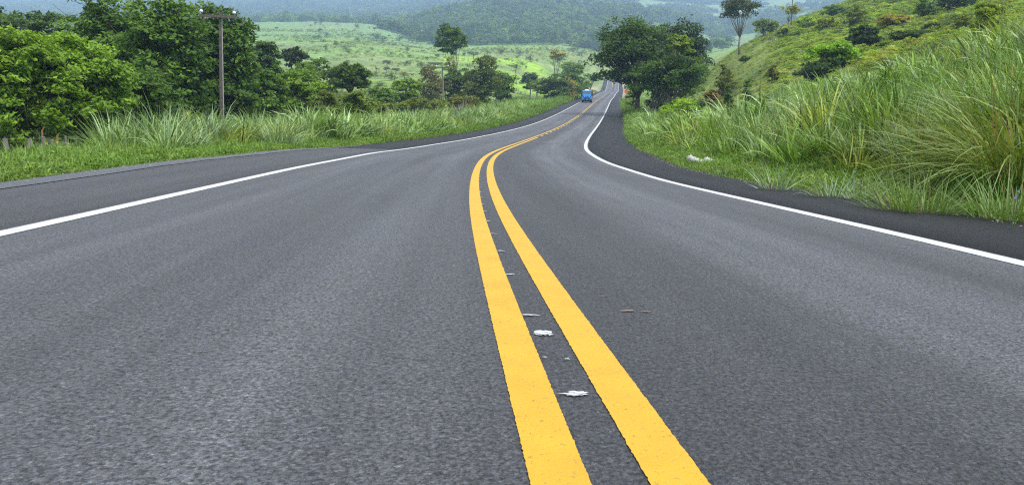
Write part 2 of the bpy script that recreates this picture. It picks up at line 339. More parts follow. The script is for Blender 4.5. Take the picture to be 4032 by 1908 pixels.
def ground_tone(x, y):
    """what grows where: base colour of the sward, earth and forest floor; sunlit fields painted brighter"""
    z, e, left, yc, off = ground(x, y, True)
    Y = np.maximum(y, 1.); u = x / Y / CP * FPX + CX; r = np.sqrt(x * x + y * y)
    n = fbm(x / 14., y / 14., 21); n2 = fbm(x / 70., y / 70., 33); n3 = fbm(x / 4., y / 4., 41)
    c = np.zeros((len(x), 3)) + np.array([.055, .075, .022])
    def lay(rgb, w):
        nonlocal c
        w = np.clip(w, 0, 1)[:, None]; c = c * (1 - w) + np.array(rgb) * w
    past = smooth((Y - 90) / 90); lay((.2, .31, .075), past); lay((.22, .26, .1), past * smooth((n2 - .42) * 6) * .8)
    lay((.13, .22, .055), past * smooth((n - .5) * 6) * .6)
    hill = smooth((u - 2640) / 120) * smooth((Y - 28) / 30) * smooth((420 - Y) / 150)
    lay((.18, .22, .045), hill); lay((.1, .15, .03), hill * smooth((n - .48) * 7)); lay((.18, .23, .05), hill * smooth((n2 - .52) * 7) * .7)
    lay((.17, .28, .1), smooth((Y - 700) / 120)); lay((.2, .26, .12), smooth((Y - 700) / 120) * smooth((n2 - .45) * 6) * .7)
    lay((.28, .44, .055), smooth((u - 1700) / 80) * smooth((2170 - u) / 60) * smooth((Y - 425) / 12) * smooth((525 - Y) / 12))  # sunlit field: sunshine painted as a brighter sward colour
    lay((.24, .4, .05), smooth((u - 1830) / 120) * smooth((2360 - u) / 60) * smooth((Y - 262) / 20) * smooth((385 - Y) / 15))  # nearer bright field, its sunshine likewise put into the colour
    lay((.17, .27, .045), (u < 1760) * (u > 1380) * smooth((Y - 225) / 15) * smooth((310 - Y) / 20) * .8)
    lay((.03, .05, .018), smooth((Y - 1200) / 120))
    lay((.2, .29, .12), smooth((Y - 1350) / 200) * smooth((u - 2250) / 200) * smooth((fbm(x / 160., y / 160., 77) - .44) * 9))
    lay((.34, .29, .23), (left * smooth((e - 1.2) / .8) * smooth((9 - e) / 3) * smooth((yc - 400) / 10) * smooth((480 - yc) / 20)))
    lay((.4, .34, .27), (~left) * (e > 0) * smooth((1.5 - e) / .5) * smooth((yc - 235) / 20) * smooth((620 - yc) / 20))
    lay((.36, .31, .25), left * (e > 0) * smooth((.35 - e) / .2) * smooth((yc - 60) / 20))
    lay((.17, .13, .085), (e > -.2) * smooth((.22 - e) / .15) * .5)
    return c * (.75 + .5 * n3)[:, None]

def ground_material():
    m, t, o = mat("sward"); p = nd(t, "ShaderNodeBsdfPrincipled", i_Roughness=.9); p.inputs["Specular IOR Level"].default_value = .1
    a = nd(t, "ShaderNodeAttribute", attribute_name="col"); tc = nd(t, "ShaderNodeTexCoord"); lk = t.links.new
    n = nd(t, "ShaderNodeTexNoise", i_Scale=1.3, i_Detail=8., i_Roughness=.7); lk(tc.outputs["Object"], n.inputs["Vector"])
    n2 = nd(t, "ShaderNodeTexNoise", i_Scale=.16, i_Detail=8., i_Roughness=.7); lk(tc.outputs["Object"], n2.inputs["Vector"])
    c = mixc(t, a.outputs["Color"], ramp(t, n.outputs[0], [(.3, .55), (.7, 1.45)]), 1., 'MULTIPLY')
    c = mixc(t, c, ramp(t, n2.outputs[0], [(.35, .68), (.65, 1.3)]), 1., 'MULTIPLY')
    lk(c, p.inputs["Base Color"])
    b = nd(t, "ShaderNodeBump", i_Strength=1., i_Distance=.6); lk(n2.outputs[0], b.inputs["Height"]); lk(b.outputs[0], p.inputs["Normal"])
    lk(p.outputs[0], o.inputs[0]); return m
def build_ground():
    th = np.radians(np.concatenate([np.linspace(-180, -46, 40), np.linspace(-45, 45, 600), np.linspace(46, 180, 40)[:-1]]))
    r = np.concatenate([[.6], np.exp(np.linspace(math.log(1.2), math.log(9400), 310))])
    T, R = np.meshgrid(th, r); X, Y = (R * np.sin(T)).ravel(), (R * np.cos(T)).ravel()
    V = np.stack([X, Y, ground(X, Y)], 1); n, m = len(r), len(th)
    i, j = np.meshgrid(np.arange(n - 1), np.arange(m), indexing='ij'); j2 = (j + 1) % m
    F = np.stack([i * m + j, i * m + j2, (i + 1) * m + j2, (i + 1) * m + j], -1).reshape(-1, 4)[:, ::-1]
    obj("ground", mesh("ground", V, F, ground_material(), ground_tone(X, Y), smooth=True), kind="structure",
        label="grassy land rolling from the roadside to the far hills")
build_ground()

# ------------------------------------------------------------------ road, shoulders and markings
def strip(name, y, o0, o1, m, dz=0., parent=None, cols=2, skirt=.0, vo=None, **kw):
    y = np.asarray(y, float); o0 = np.broadcast_to(np.asarray(o0, float), y.shape); o1 = np.broadcast_to(np.asarray(o1, float), y.shape)
    V = []; U = []
    for k in range(cols):
        o = o0 + (o1 - o0) * k / (cols - 1); V.append(road_pt(y, o, dz)); U.append(np.stack([o, y], -1))
    if skirt:
        V = [V[0] - np.array([0, 0, skirt])] + V + [V[-1] - np.array([0, 0, skirt])]; U = [U[0]] + U + [U[-1]]
    c = len(V); V = np.stack(V, 1).reshape(-1, 3); U = np.stack(U, 1).reshape(-1, 2); n = len(y)
    i, j = np.meshgrid(np.arange(n - 1), np.arange(c - 1), indexing='ij')
    F = np.stack([i * c + j, i * c + j + 1, (i + 1) * c + j + 1, (i + 1) * c + j], -1).reshape(-1, 4)
    return obj(name, mesh(name, V, F, m, uv=U), parent, **kw)
YR = np.concatenate([np.arange(-14, 60, .4), np.arange(60, 200, 1.), np.arange(200, 641, 2.)])
road = strip("road", YR, -3.62, 3.62, ASPH, 0., cols=5, kind="structure", label="grey two lane asphalt road dipping and climbing away")
wl = .14 * (vnoise(YR * .8, YR * 0, 5) - .5) * (YR > 0); wr_ = .2 * (vnoise(YR * .9, YR * 0, 8) - .5) * (YR > 0)
yn, yf = YR < 28.5, YR > 27.9
sh_l = strip("road_shoulder", YR[yn], -rl(YR[yn]) + wl[yn], -3.62, SHOULDW, -.006, cols=4, skirt=.16, kind="structure", label="worn grey shoulder beside the left lane near the camera")
strip("road_shoulder", YR[yf], -rl(YR[yf]) + wl[yf], -3.62, SHOULD, -.006, cols=4, skirt=.16, kind="structure", label="fresh dark shoulder beside the left lane farther on")
sh_r = strip("road_shoulder", YR, 3.62, rr(YR) + wr_, SHOULD, -.006, cols=4, skirt=.16, kind="structure", label="dark paved shoulder beside the right lane")
yl = np.arange(-10, 34, .25); strip("chip_seal_edge", yl, -rl(yl) + .1, -rl(yl) + .5 + .1 * vnoise(yl * 1.3, yl * 0, 4) - .3 * smooth((yl - 22) / 10), LIP, .002, sh_l)
GUT = simple("gutter_concrete", (.13, .125, .11), .95, var=.55, scale=1.6, bump=.6)
yg = np.arange(28, 118, 1.); strip("gutter", yg, rr(yg) + .12 * vnoise(yg * .9, yg * 0, 2), rr(yg) + .3 + .6 * vnoise(yg * .5, yg * 0, 12), GUT, -.04, skirt=.2, kind="structure", label="rough pale gutter strip along the right shoulder")

def ys_fine(a, b):
    y = [a]
    while y[-1] < b: y.append(y[-1] + max(.012, .004 * abs(y[-1])) if y[-1] > 0.5 else y[-1] + .1)
    y[-1] = b; return np.array(y)
def line(name, a, b, off, w, m, label=None, dz=.004):
    y = ys_fine(a, b); k = .001
    j0 = k * (rng.standard_normal(len(y))) ; j1 = k * (rng.standard_normal(len(y)))
    return strip(name, y, off - w / 2 + j0, off + w / 2 + j1, m, dz, road, label=label)
YW = .138; YO = .206 - YW / 2
line("centre_line", -9, 398, -YO, YW, YELLOW, "solid yellow centre line nearest the left lane")
line("centre_line", -9, 52, YO, YW, YELLOW, "solid yellow centre line that breaks into dashes")
line("centre_line", 470, 640, -YO, YW * 1.4, YELLOW, "far yellow centre line beyond the crest")
line("edge_line", -9, 640, -3.5, .155, WHITE, "white edge line of the left lane")
line("edge_line", -9, 640, 3.5, .17, WHITE, "white edge line of the right lane")
for k in range(44): line("centre_dash", 54.5 + k * 4., 56.4 + k * 4., YO, YW, YELLOW)
for k in range(18): line("centre_dash", 470 + k * 6., 473 + k * 6., YO, YW * 1.3, YELLOW)

def splat(y, off, w, l, seed, m=WHITE, name="paint_mark"):
    g = np.random.default_rng(seed); V = []; U = []; F = []
    for k in range(5):      # a daub of paint is a few ragged strokes across the lane
        n = 18; t = np.linspace(0, 2 * np.pi, n, endpoint=False); q = np.clip(1 + .3 * g.standard_normal(n), .3, 1.6)
        yc, oc, ww, ll = y + l * g.normal(0, .16), off + w * g.normal(0, .07), w * (.6 + .35 * g.random()), l * (.4 + .3 * g.random())
        yy = yc + ll / 2 * np.sin(t) * q; oo = oc + ww / 2 * np.cos(t) * (1 + .2 * g.standard_normal(n)); b = len(U)
        U += [(oc, yc)] + list(zip(oo, yy)); F += [(b, b + 1 + i, b + 1 + (i + 1) % n) for i in range(n)]
        V.append(road_pt(np.r_[yc, yy], np.r_[oc, oo], .0045 + k * .0006))
    obj(name, mesh(name, np.vstack(V), np.array(F), m, uv=np.array(U)), road)
def yrow(v):   # distance along the centre line that the photograph shows in row v
    y = np.arange(1.2, 45, .01); P = road_pt(y, 0.); d = P[:, 1] * CP - P[:, 2] * SP; r = CY - FPX * (P[:, 1] * SP + P[:, 2] * CP) / d
    return float(np.interp(-v, -r, y))
for v, w, l, o in [(1554, .075, .036, .0), (1315, .085, .085, -.01), (1244, .075, .03, -.03), (1416, .02, .012, .03), (1410, .015, .012, -.05),
                   (1082, .055, .035, -.045), (990, .05, .035, -.045), (922, .05, .035, -.05), (872, .04, .04, -.055), (834, .045, .04, -.055), (806, .04, .04, -.06),
                   (779, .04, .05, -.06), (757, .04, .05, -.06), (739, .04, .05, -.06), (724, .04, .06, -.06), (711, .04, .06, -.06), (699, .04, .06, -.06), (689, .04, .07, -.06),
                   (680, .04, .08, -.06), (671, .04, .08, -.06), (664, .04, .09, -.06), (656, .04, .1, -.06), (649, .04, .1, -.06), (642, .04, .11, -.06)]:
    splat(yrow(v), o, w, l, int(v))
TAN = simple("pale_scuff", (.3, .24, .18), .9)
for v, o, w, l in [(1223, .42, .07, .02), (1225, .5, .05, .018), (1165, .38, .03, .01)]:
    t = splat(yrow(v), o, w, l, int(v + o * 99), TAN, "scuff_mark")
SEAM = simple("tar_seam", (.02, .02, .022), .8)
for y, a, b, w in [(41.5, -3.5, 3.5, .07)]:
    strip("joint_seam", np.array([y, y + w]), -3.4, 3.4, simple("joint_seam", (.085, .09, .098), .7), .0045, road, cols=12)
for y in (92., 124., 70., 58.):
    yy = np.array([y, y + .28]); strip("seam", yy, 3.7, rr(yy) - .05, SEAM, -.002, sh_r, cols=6)

# ------------------------------------------------------------------ foliage, trunks and trees
def leaves(C, size, nrm, up_bias, col, g, aspect=.5):
    """C centres, nrm preferred normals -> one folded leaf each (two triangles)"""
    n = len(C); N = nrm + up_bias * np.array([0, 0, 1.]) + g.standard_normal((n, 3)) * .55
    N /= np.linalg.norm(N, axis=1)[:, None] + 1e-9
    T = g.standard_normal((n, 3)); T -= (T * N).sum(1)[:, None] * N; T /= np.linalg.norm(T, axis=1)[:, None] + 1e-9
    Bv = np.cross(N, T); s = (size * (.65 + .7 * g.random(n)))[:, None]
    V = np.stack([C - T * s * .5, C + Bv * s * aspect * .5 - N * s * .1, C + T * s * .5 - N * s * .06, C - Bv * s * aspect * .5 - N * s * .1], 1).reshape(-1, 3)
    b = np.arange(n)[:, None] * 4; F = np.concatenate([b + np.array([[0, 1, 2]]), b + np.array([[0, 2, 3]])], 0)
    return V, F, np.repeat(col, 4, 0)
def crown_mesh(name, lobes, nclump, nleaf, leaf, ca, cb, g, flat=.5, m=None, rc=.2, mixhi=None):
    vol = np.array([(l[3] * l[4] * l[5]) ** (2 / 3) for l in lobes]); cnt = np.maximum(3, (nclump * vol / vol.sum()).astype(int))
    Cs = []; Ns = []; Rs = []
    for l, k in zip(lobes, cnt):
        d = g.standard_normal((k, 3)); d[:, 2] = np.abs(d[:, 2]) * np.where(g.random(k) < .3, -1, 1); d /= np.linalg.norm(d, axis=1)[:, None]
        rad = (.5 + .55 * g.random(k) ** .6)[:, None]; Cs.append(np.array(l[:3]) + d * rad * np.array(l[3:6])); Ns.append(d)
        Rs.append(np.full(k, (l[3] * l[4] * l[5]) ** (1 / 3) * rc) * (.6 + .8 * g.random(k)))
    Cs = np.concatenate(Cs); Ns = np.concatenate(Ns); Rs = np.concatenate(Rs); K = len(Cs)
    w = Rs ** 2; per = np.maximum(4, (nleaf * w / w.sum()).astype(int)); idx = np.repeat(np.arange(K), per); n = len(idx)
    q = g.standard_normal((n, 3)); q /= np.linalg.norm(q, axis=1)[:, None]; q *= (g.random(n) ** .4)[:, None]; q[:, 2] = q[:, 2] * flat - .25 * (q[:, 0] ** 2 + q[:, 1] ** 2)
    P = Cs[idx] + q * Rs[idx][:, None] * np.array([1.25, 1.25, 1.])
    tone = np.clip(.65 * g.random(K)[idx] + .35 * g.random(n), 0, 1)[:, None]
    col = (np.array(ca) * (1 - tone) + np.array(cb) * tone) * np.array([1.9, 1.85, 1.25])
    V, F, c = leaves(P, leaf, Ns[idx] * .5, .8, col, g)
    return mesh(name, V, F, m or LEAF, c), Cs
def lobes_for(shape, Wd, Dp, zb, zt, k, g):
    H = zt - zb; L_ = []
    for i in range(k):
        if shape == 'umbrella':
            a = g.random() * 6.283; r = math.sqrt((i + .5) / k) * .72; f = 1 - .5 * r * r
            s = .3 + .1 * g.random(); L_.append((math.cos(a + i * 2.4) * r * Wd / 2, math.sin(a + i * 2.4) * r * Dp / 2, zb + H * (.5 * f + .12), Wd * s * .62, Dp * s * .62, H * .3 * (.8 + .4 * g.random())))
        elif shape == 'tall':
            t = (i + .5) / k; r = .5 * math.sin(math.pi * min(.95, t * .8 + .18)); a = i * 2.4
            L_.append((math.cos(a) * r * Wd * .42, math.sin(a) * r * Dp * .42, zb + H * (.12 + .76 * t), Wd * .3, Dp * .3, H * .17))
        else:
            a = i * 2.4 + g.random(); t = (i + .5) / k; zc = -1 + 2 * t; r = math.sqrt(max(0, 1 - zc * zc)) * .62
            s = .2 + .13 * g.random() if k > 5 else .34
            L_.append((math.cos(a) * r * Wd / 2, math.sin(a) * r * Dp / 2, zb + H * (.5 + zc * .34), Wd * s, Dp * s, H * (s * .85)))
    return L_
def trunk_mesh(name, lobes, zb, r0, g, m, extra=None, lean=0., nstem=1, fork=1.):
    mb = MB(); zf = min(l[2] - l[5] * .6 for l in lobes); zf = max(zb + .5, zb + (zf - zb) * fork)
    for s in range(nstem):
        ox, oy = (g.normal(0, r0 * 2.2, 2) if nstem > 1 else (0, 0)); fx, fy = lean + ox * 2.5, oy * 2
        P = [(ox, oy, zb - .4), (ox * 1.1 + g.normal(0, r0), oy + g.normal(0, r0), zb + (zf - zb) * .5), (fx, fy, zf)]
        mb.tube(P, [r0 * 1.25 / nstem ** .5, r0 / nstem ** .5, r0 * .8 / nstem ** .5], 7)
        for l in lobes[s::nstem]:
            a = Vector((fx, fy, zf)); b = Vector(l[:3]) + Vector((0, 0, l[5] * .35)); mid = a.lerp(b, .5) + Vector((g.normal(0, .12), g.normal(0, .12), -.06 * (b - a).length))
            mb.tube([a, mid, b], [r0 * .5, r0 * .34, r0 * .12], 5)
            for q in range(3):
                t = b + Vector((g.normal(0, l[3] * .6), g.normal(0, l[4] * .6), abs(g.normal(0, l[5] * .5)))); mb.tube([mid.lerp(b, .5), t], [r0 * .2, r0 * .05], 4)
    for P, R in (extra or []): mb.tube(P, R, 6)
    return mb.mesh(name, m, True)
BRIGHT = ((.07, .13, .018), (.16, .26, .04)); MID = ((.035, .075, .014), (.1, .175, .035)); DARK = ((.02, .046, .012), (.065, .115, .026))
OLIVE = ((.045, .07, .018), (.11, .145, .03)); YEL = ((.15, .16, .03), (.27, .25, .07)); GREYG = ((.055, .075, .03), (.12, .14, .06))
PALE = ((.2, .21, .12), (.32, .33, .2)); LIME = ((.09, .16, .015), (.2, .29, .03)); BROWN = ((.07, .045, .025), (.13, .09, .045))
DEEP = ((.012, .028, .012), (.035, .066, .022))
def tree(name, label, u0, u1, v0, v1, Y, shape, pal, nleaf, leaf, cat="tree", group=None, k=7, r0=.16, bark=None, ub=None, seed=0, depth=.9, nclump=None, nstem=1, rc=.42, flat=.5, extra=None, fork=1.):
    g = np.random.default_rng(abs(seed + int(u0 * 7 + v0 * 3 + Y)))
    c = at((u0 + u1) / 2, (v0 + v1) / 2, Y); Wd = (u1 - u0) / FPX * Y; bx = at(ub, v1, Y)[0] if ub else c[0]
    zb = g1(bx, Y); zt = at(u0, v0, Y)[2] - zb; zl = max(.05, at(u0, v1, Y)[2] - zb) if cat != 'bush' else .03
    root = obj(name, None, label=label, cat=cat, group=group, loc=(bx, Y, zb))
    Lb = lobes_for(shape, Wd * .92, Wd * depth, zl, zt, k, g); dx = c[0] - bx
    Lb = [(l[0] + dx, *l[1:]) for l in Lb]
    nc = nclump or int(26 * k)
    cm, _ = crown_mesh("crown", Lb, nc, nleaf, leaf, pal[0], pal[1], g, flat, rc=rc); obj("crown", cm, root)
    obj("trunk", trunk_mesh("trunk", Lb, 0., r0, g, bark or BARK, extra, dx * .5 * fork, nstem, fork), root)
    return root
# left side, near
NB = "trees and bushes crowding the left verge"
tree("broadleaf_tree", "bright leafy tree at the left frame edge above the fence posts", -120, 300, 120, 640, 36, 'round', BRIGHT, 21000, .24, group=NB, k=11, r0=.13, rc=.38, nclump=320)
tree("broadleaf_tree", "bright leafy bush bulging right of the fence posts", 150, 480, 165, 600, 39, 'round', ((.06, .12, .018), (.15, .25, .04)), 17000, .25, group=NB, k=10, r0=.12, rc=.38, nclump=280)
tree("broadleaf_tree", "tall dense tree in front of which the timber pole stands left", 235, 560, -40, 520, 62, 'round', MID, 20000, .42, group=NB, k=13, r0=.22, nclump=330, extra=[([(1, -3.6, 2.2), (2.6, -4.2, 4.2), (3.0, -4.4, 5.3)], [.1, .08, .04])])
tree("broadleaf_tree", "tall dense tree whose crown reaches the top between two others", 470, 800, -20, 520, 58, 'round', ((.03, .068, .014), (.095, .17, .035)), 20000, .4, group=NB, k=13, r0=.2, nclump=330)
tree("broadleaf_tree", "dark dense tree right behind the timber pole", 700, 1015, 40, 520, 66, 'round', ((.024, .056, .014), (.08, .145, .03)), 19000, .42, group=NB, k=13, r0=.2, nclump=320)
tree("broadleaf_tree", "low dark thicket tree under the tall trees behind tall grass", 360, 760, 270, 560, 50, 'round', ((.02, .045, .012), (.07, .13, .026)), 13000, .34, group=NB, k=9, r0=.12, nclump=240)
tree("broadleaf_tree", "low leafy tree at the foot of the timber pole", 660, 1000, 300, 530, 64, 'round', ((.022, .05, .012), (.075, .13, .028)), 11000, .4, group=NB, k=9, r0=.12, nclump=220)
tree("broadleaf_tree", "dark spreading tree behind the bright one in the upper left corner", -150, 130, 22, 420, 95, 'round', DARK, 9000, .6, group=NB, k=11, r0=.25, nclump=150)
tree("broadleaf_tree", "dark tree with a knobbly crown left of the tall pair", 90, 260, 45, 420, 92, 'round', ((.02, .045, .014), (.06, .11, .03)), 7000, .55, group=NB, k=10, r0=.2, nclump=130)
tree("vine_covered_stump", "narrow vine covered stump poking up between the left trees", 222, 262, 98, 330, 60, 'tall', ((.03, .065, .012), (.09, .14, .025)), 1800, .28, cat="stump", k=7, r0=.13)
# left, middle distance
ML = "trees along the left pasture edge"
tree("broadleaf_tree", "dark tree with a bent bare limb just right of the pole tree", 985, 1118, 150, 440, 100, 'tall', DARK, 7500, .5, group=ML, k=10, r0=.2, nclump=140, bark=PALEBARK)
tree("broadleaf_tree", "small dark ragged tree standing alone against the pale pasture", 1113, 1222, 172, 285, 128, 'umbrella', ((.014, .03, .014), (.045, .07, .03)), 2200, .5, group=ML, k=6, r0=.2, nclump=60, fork=.6, flat=.8)
tree("leafy_bush", "broad bright bush between the pole tree and the flat crowned one", 1075, 1300, 262, 500, 82, 'round', ((.06, .12, .018), (.14, .22, .035)), 10000, .38, cat="bush", group=ML, k=10, nclump=200)
tree("leafy_bush", "mid green bush low at the right foot of the pole tree", 900, 1130, 265, 520, 76, 'round', MID, 10000, .38, cat="bush", group=ML, k=10, nclump=200)
tree("broadleaf_tree", "rounded mid green tree behind the flat crowned dark tree", 1165, 1345, 225, 440, 114, 'round', ((.04, .08, .018), (.1, .16, .035)), 8000, .5, group=ML, k=9, nclump=150)
tree("broadleaf_tree", "flat crowned dark tree with layered boughs on the left", 1275, 1478, 232, 380, 104, 'umbrella', ((.022, .048, .012), (.075, .125, .026)), 8000, .46, group=ML, k=9, r0=.22, nclump=150, fork=.7)
tree("scrub_bush", "yellow green scrubby bush below the flat crowned tree", 1215, 1360, 352, 480, 74, 'round', OLIVE, 5000, .32, cat="bush", group=ML, k=8, r0=.06, nclump=110)
tree("scrub_bush", "olive scrubby bush left of the gap in the trees", 1330, 1490, 362, 480, 71, 'round', ((.055, .1, .02), (.13, .18, .035)), 5000, .32, cat="bush", group=ML, k=8, r0=.06, nclump=110)
tree("leafy_bush", "bright round bush in the dip before the grey tree", 1525, 1660, 305, 440, 138, 'round', ((.07, .13, .02), (.16, .24, .04)), 4500, .5, cat="bush", group=ML, k=7, nclump=100)
tree("dry_tree", "greyish half bare tree left of the second pole", 1625, 1765, 268, 430, 156, 'round', ((.07, .075, .045), (.13, .135, .07)), 3600, .5, group=ML, k=8, r0=.25, nclump=110, bark=PALEBARK, fork=.55)
tree("broadleaf_tree", "dark bushy tree right behind the second pole", 1735, 1845, 272, 430, 162, 'round', DARK, 5000, .5, group=ML, k=8, nclump=110)
tree("broadleaf_tree", "broad olive brown tree right of the second pole", 1800, 1975, 234, 435, 158, 'round', ((.035, .06, .016), (.1, .13, .03)), 8000, .5, group=ML, k=11, r0=.25, nclump=160)
tree("broadleaf_tree", "dark bushy tree right of the broad olive one", 1905, 2035, 285, 430, 172, 'round', DARK, 4500, .5, group=ML, k=8, nclump=100)
tree("scrub_bush", "rusty olive scrub at the foot of the second pole", 1560, 1760, 388, 470, 112, 'round', OLIVE, 4500, .4, cat="bush", group=ML, k=8, r0=.06, nclump=120)
tree("scrub_bush", "reddish olive scrub behind the leaning fence posts", 1740, 1900, 372, 440, 118, 'round', ((.055, .07, .02), (.13, .14, .035)), 3000, .4, cat="bush", group=ML, k=7, r0=.06, nclump=90)
tree("scrub_bush", "low olive scrub left of the second pole", 1450, 1600, 402, 470, 104, 'round', ((.06, .09, .02), (.14, .17, .04)), 3000, .4, cat="bush", group=ML, k=7, r0=.06, nclump=90)
tree("leafy_bush", "bright rounded bush left of the rounded tree behind the verge grass", 1110, 1270, 285, 470, 92, 'round', ((.045, .09, .018), (.12, .19, .035)), 6000, .4, cat="bush", group=ML, k=8, nclump=130)
tree("leafy_bush", "mid green bush in the dip between the flat crowned tree and the grey tree", 1440, 1565, 352, 450, 116, 'round', MID, 3600, .45, cat="bush", group=ML, k=7, nclump=90)
tree("broadleaf_tree", "pale green tree filling behind the dark ragged lone one", 1000, 1120, 235, 420, 108, 'round', ((.04, .08, .018), (.11, .17, .035)), 5500, .46, group=ML, k=8, nclump=120)
tree("broadleaf_tree", "tall tree on slim bare stems rising over the left scrub", 1706, 1850, 100, 210, 192, 'round', ((.025, .058, .014), (.085, .15, .03)), 6500, .62, group=ML, k=10, r0=.2, nclump=120, bark=PALEBARK, fork=.45, nstem=3)
tree("leafy_bush", "yellow green bush at the foot of the tall bare stemmed tree", 1738, 1808, 226, 300, 188, 'tall', ((.08, .12, .02), (.18, .22, .04)), 2600, .5, cat="bush", group=ML, k=6, nclump=70)
tree("broadleaf_tree", "dark domed tree behind the third pole", 2038, 2135, 278, 370, 245, 'umbrella', DARK, 3500, .6, group=ML, k=7, nclump=80)
tree("broadleaf_tree", "bright flat topped tree in front of the dark domed one", 2062, 2168, 306, 385, 222, 'umbrella', ((.06, .1, .018), (.16, .21, .035)), 3500, .55, group=ML, k=7, nclump=80)
tree("broadleaf_tree", "dark green roadside tree left of the truck", 2120, 2240, 300, 410, 205, 'round', DARK, 5000, .55, group=ML, k=8, nclump=110)
tree("scrub_bush", "yellowing small bush between two dark roadside trees", 2208, 2272, 305, 370, 208, 'round', ((.1, .11, .02), (.22, .2, .04)), 1500, .5, cat="bush", group=ML, k=5, nclump=50)
tree("broadleaf_tree", "large green tree right behind the blue truck", 2190, 2338, 250, 395, 232, 'round', ((.03, .068, .016), (.09, .155, .035)), 7500, .6, group=ML, k=10, r0=.25, nclump=150)
tree("broadleaf_tree", "small dark tree with a thin leaning trunk right of the truck", 2318, 2376, 282, 335, 240, 'umbrella', DEEP, 1500, .55, group=ML, k=5, r0=.16, nclump=45, fork=.5, ub=2316)
tree("flowering_tree", "pale yellow tree on tall white trunks behind the dark roadside trees", 2160, 2228, 192, 248, 262, 'umbrella', PALE, 2200, .6, group=ML, k=6, r0=.24, nclump=60, bark=PALEBARK, fork=.4, nstem=2)
tree("leafy_bush", "pale green roadside bush tight beside the truck", 2236, 2292, 328, 385, 214, 'round', ((.07, .11, .03), (.15, .2, .06)), 1200, .5, cat="bush", group=ML, k=4, nclump=40)
# right side of the road
RT = "trees shading the right shoulder"
tree("broadleaf_tree", "great dark spreading tree overhanging the right shoulder", 2336, 2660, 74, 350, 116, 'round', ((.017, .04, .01), (.062, .11, .022)), 18000, .46, group=RT, k=14, r0=.42, ub=2520, nclump=300, fork=.55)
tree("broadleaf_tree", "dark tall tree behind the great spreading one on the right", 2560, 2768, 92, 385, 126, 'round', ((.012, .028, .01), (.042, .075, .02)), 12000, .5, group=RT, k=12, r0=.35, nclump=210)
tree("broadleaf_tree", "lower dark tree with pale crooked stems beside the right verge", 2480, 2800, 200, 405, 107, 'umbrella', ((.02, .05, .011), (.075, .135, .026)), 15000, .42, group=RT, k=11, r0=.3, ub=2610, nclump=250, bark=PALEBARK, fork=.3, nstem=4)
tree("broadleaf_tree", "lime green young crown lit between the dark right trees", 2618, 2728, 122, 225, 104, 'umbrella', ((.07, .12, .012), (.17, .24, .03)), 3600, .4, group=RT, k=7, r0=.14, ub=2660, nclump=80)
tree("leafy_bush", "yellow green bush against the great tree by the signs", 2470, 2515, 305, 360, 130, 'round', ((.09, .11, .02), (.2, .2, .04)), 1200, .4, cat="bush", group=RT, k=4, nclump=40)
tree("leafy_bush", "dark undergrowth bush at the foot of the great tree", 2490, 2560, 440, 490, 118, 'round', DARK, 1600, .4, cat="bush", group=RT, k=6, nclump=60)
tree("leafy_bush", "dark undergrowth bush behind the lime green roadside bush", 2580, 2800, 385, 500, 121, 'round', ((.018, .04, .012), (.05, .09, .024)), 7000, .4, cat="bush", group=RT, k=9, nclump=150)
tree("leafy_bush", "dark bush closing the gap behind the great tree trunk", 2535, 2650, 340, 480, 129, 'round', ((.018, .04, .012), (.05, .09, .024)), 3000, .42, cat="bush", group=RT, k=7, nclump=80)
tree("leafy_bush", "vivid lime green bush on the right verge before the dark trees", 2590, 2770, 392, 520, 68, 'round', ((.075, .14, .012), (.19, .3, .03)), 8000, .26, cat="bush", group=RT, k=9, r0=.07, nclump=170)
tree("dry_bush", "brown dry bush right of the lime green one", 2770, 2850, 345, 440, 80, 'round', BROWN, 2200, .34, cat="bush", group=RT, k=6, r0=.07, nclump=60)
# right hillside
HT = "trees on the right hillside"
tree("slender_tree", "tall slender lone tree on the hill ridge with bare forked limbs", 2818, 3004, -22, 92, 172, 'umbrella', ((.016, .03, .012), (.055, .075, .024)), 3000, .5, group=HT, k=10, r0=.24, ub=2918, nclump=90, bark=PALEBARK, fork=.42, flat=.7)
tree("slender_tree", "yellow leaved slender tree on the ridge right of the lone tree", 3066, 3146, 10, 85, 190, 'umbrella', ((.15, .17, .04), (.25, .26, .08)), 900, .5, group=HT, k=6, r0=.12, nclump=40, bark=PALEBARK, fork=.5)
tree("slender_tree", "dark crown cut by the top frame edge above the ridge", 3080, 3168, -90, 12, 196, 'umbrella', DARK, 1800, .5, group=HT, k=6, r0=.14, nclump=50, bark=PALEBARK)
tree("leafy_bush", "pale feathery bush on the ridge beside the lone tree", 2945, 3065, 68, 130, 186, 'umbrella', ((.06, .1, .03), (.14, .2, .06)), 2200, .5, cat="bush", group=HT, k=7, nclump=60)
tree("broadleaf_tree", "squat tree with a sunlit lime top and black green shade under it", 3168, 3398, 155, 320, 76, 'umbrella', ((.06, .13, .01), (.19, .34, .03)), 9000, .3, group=HT, k=10, r0=.16, nclump=170)
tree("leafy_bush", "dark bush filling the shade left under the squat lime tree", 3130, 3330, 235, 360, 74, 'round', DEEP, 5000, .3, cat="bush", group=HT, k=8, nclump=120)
tree("broadleaf_tree", "dark round tree rising behind the squat lime one", 3340, 3462, 100, 240, 94, 'round', ((.012, .03, .012), (.035, .066, .024)), 4800, .36, group=HT, k=8, r0=.14, nclump=110)
tree("leafy_bush", "dark bush right of the dark round hill tree", 3500, 3655, 122, 225, 88, 'round', ((.016, .036, .012), (.055, .09, .025)), 4200, .34, cat="bush", group=HT, k=8, nclump=100)
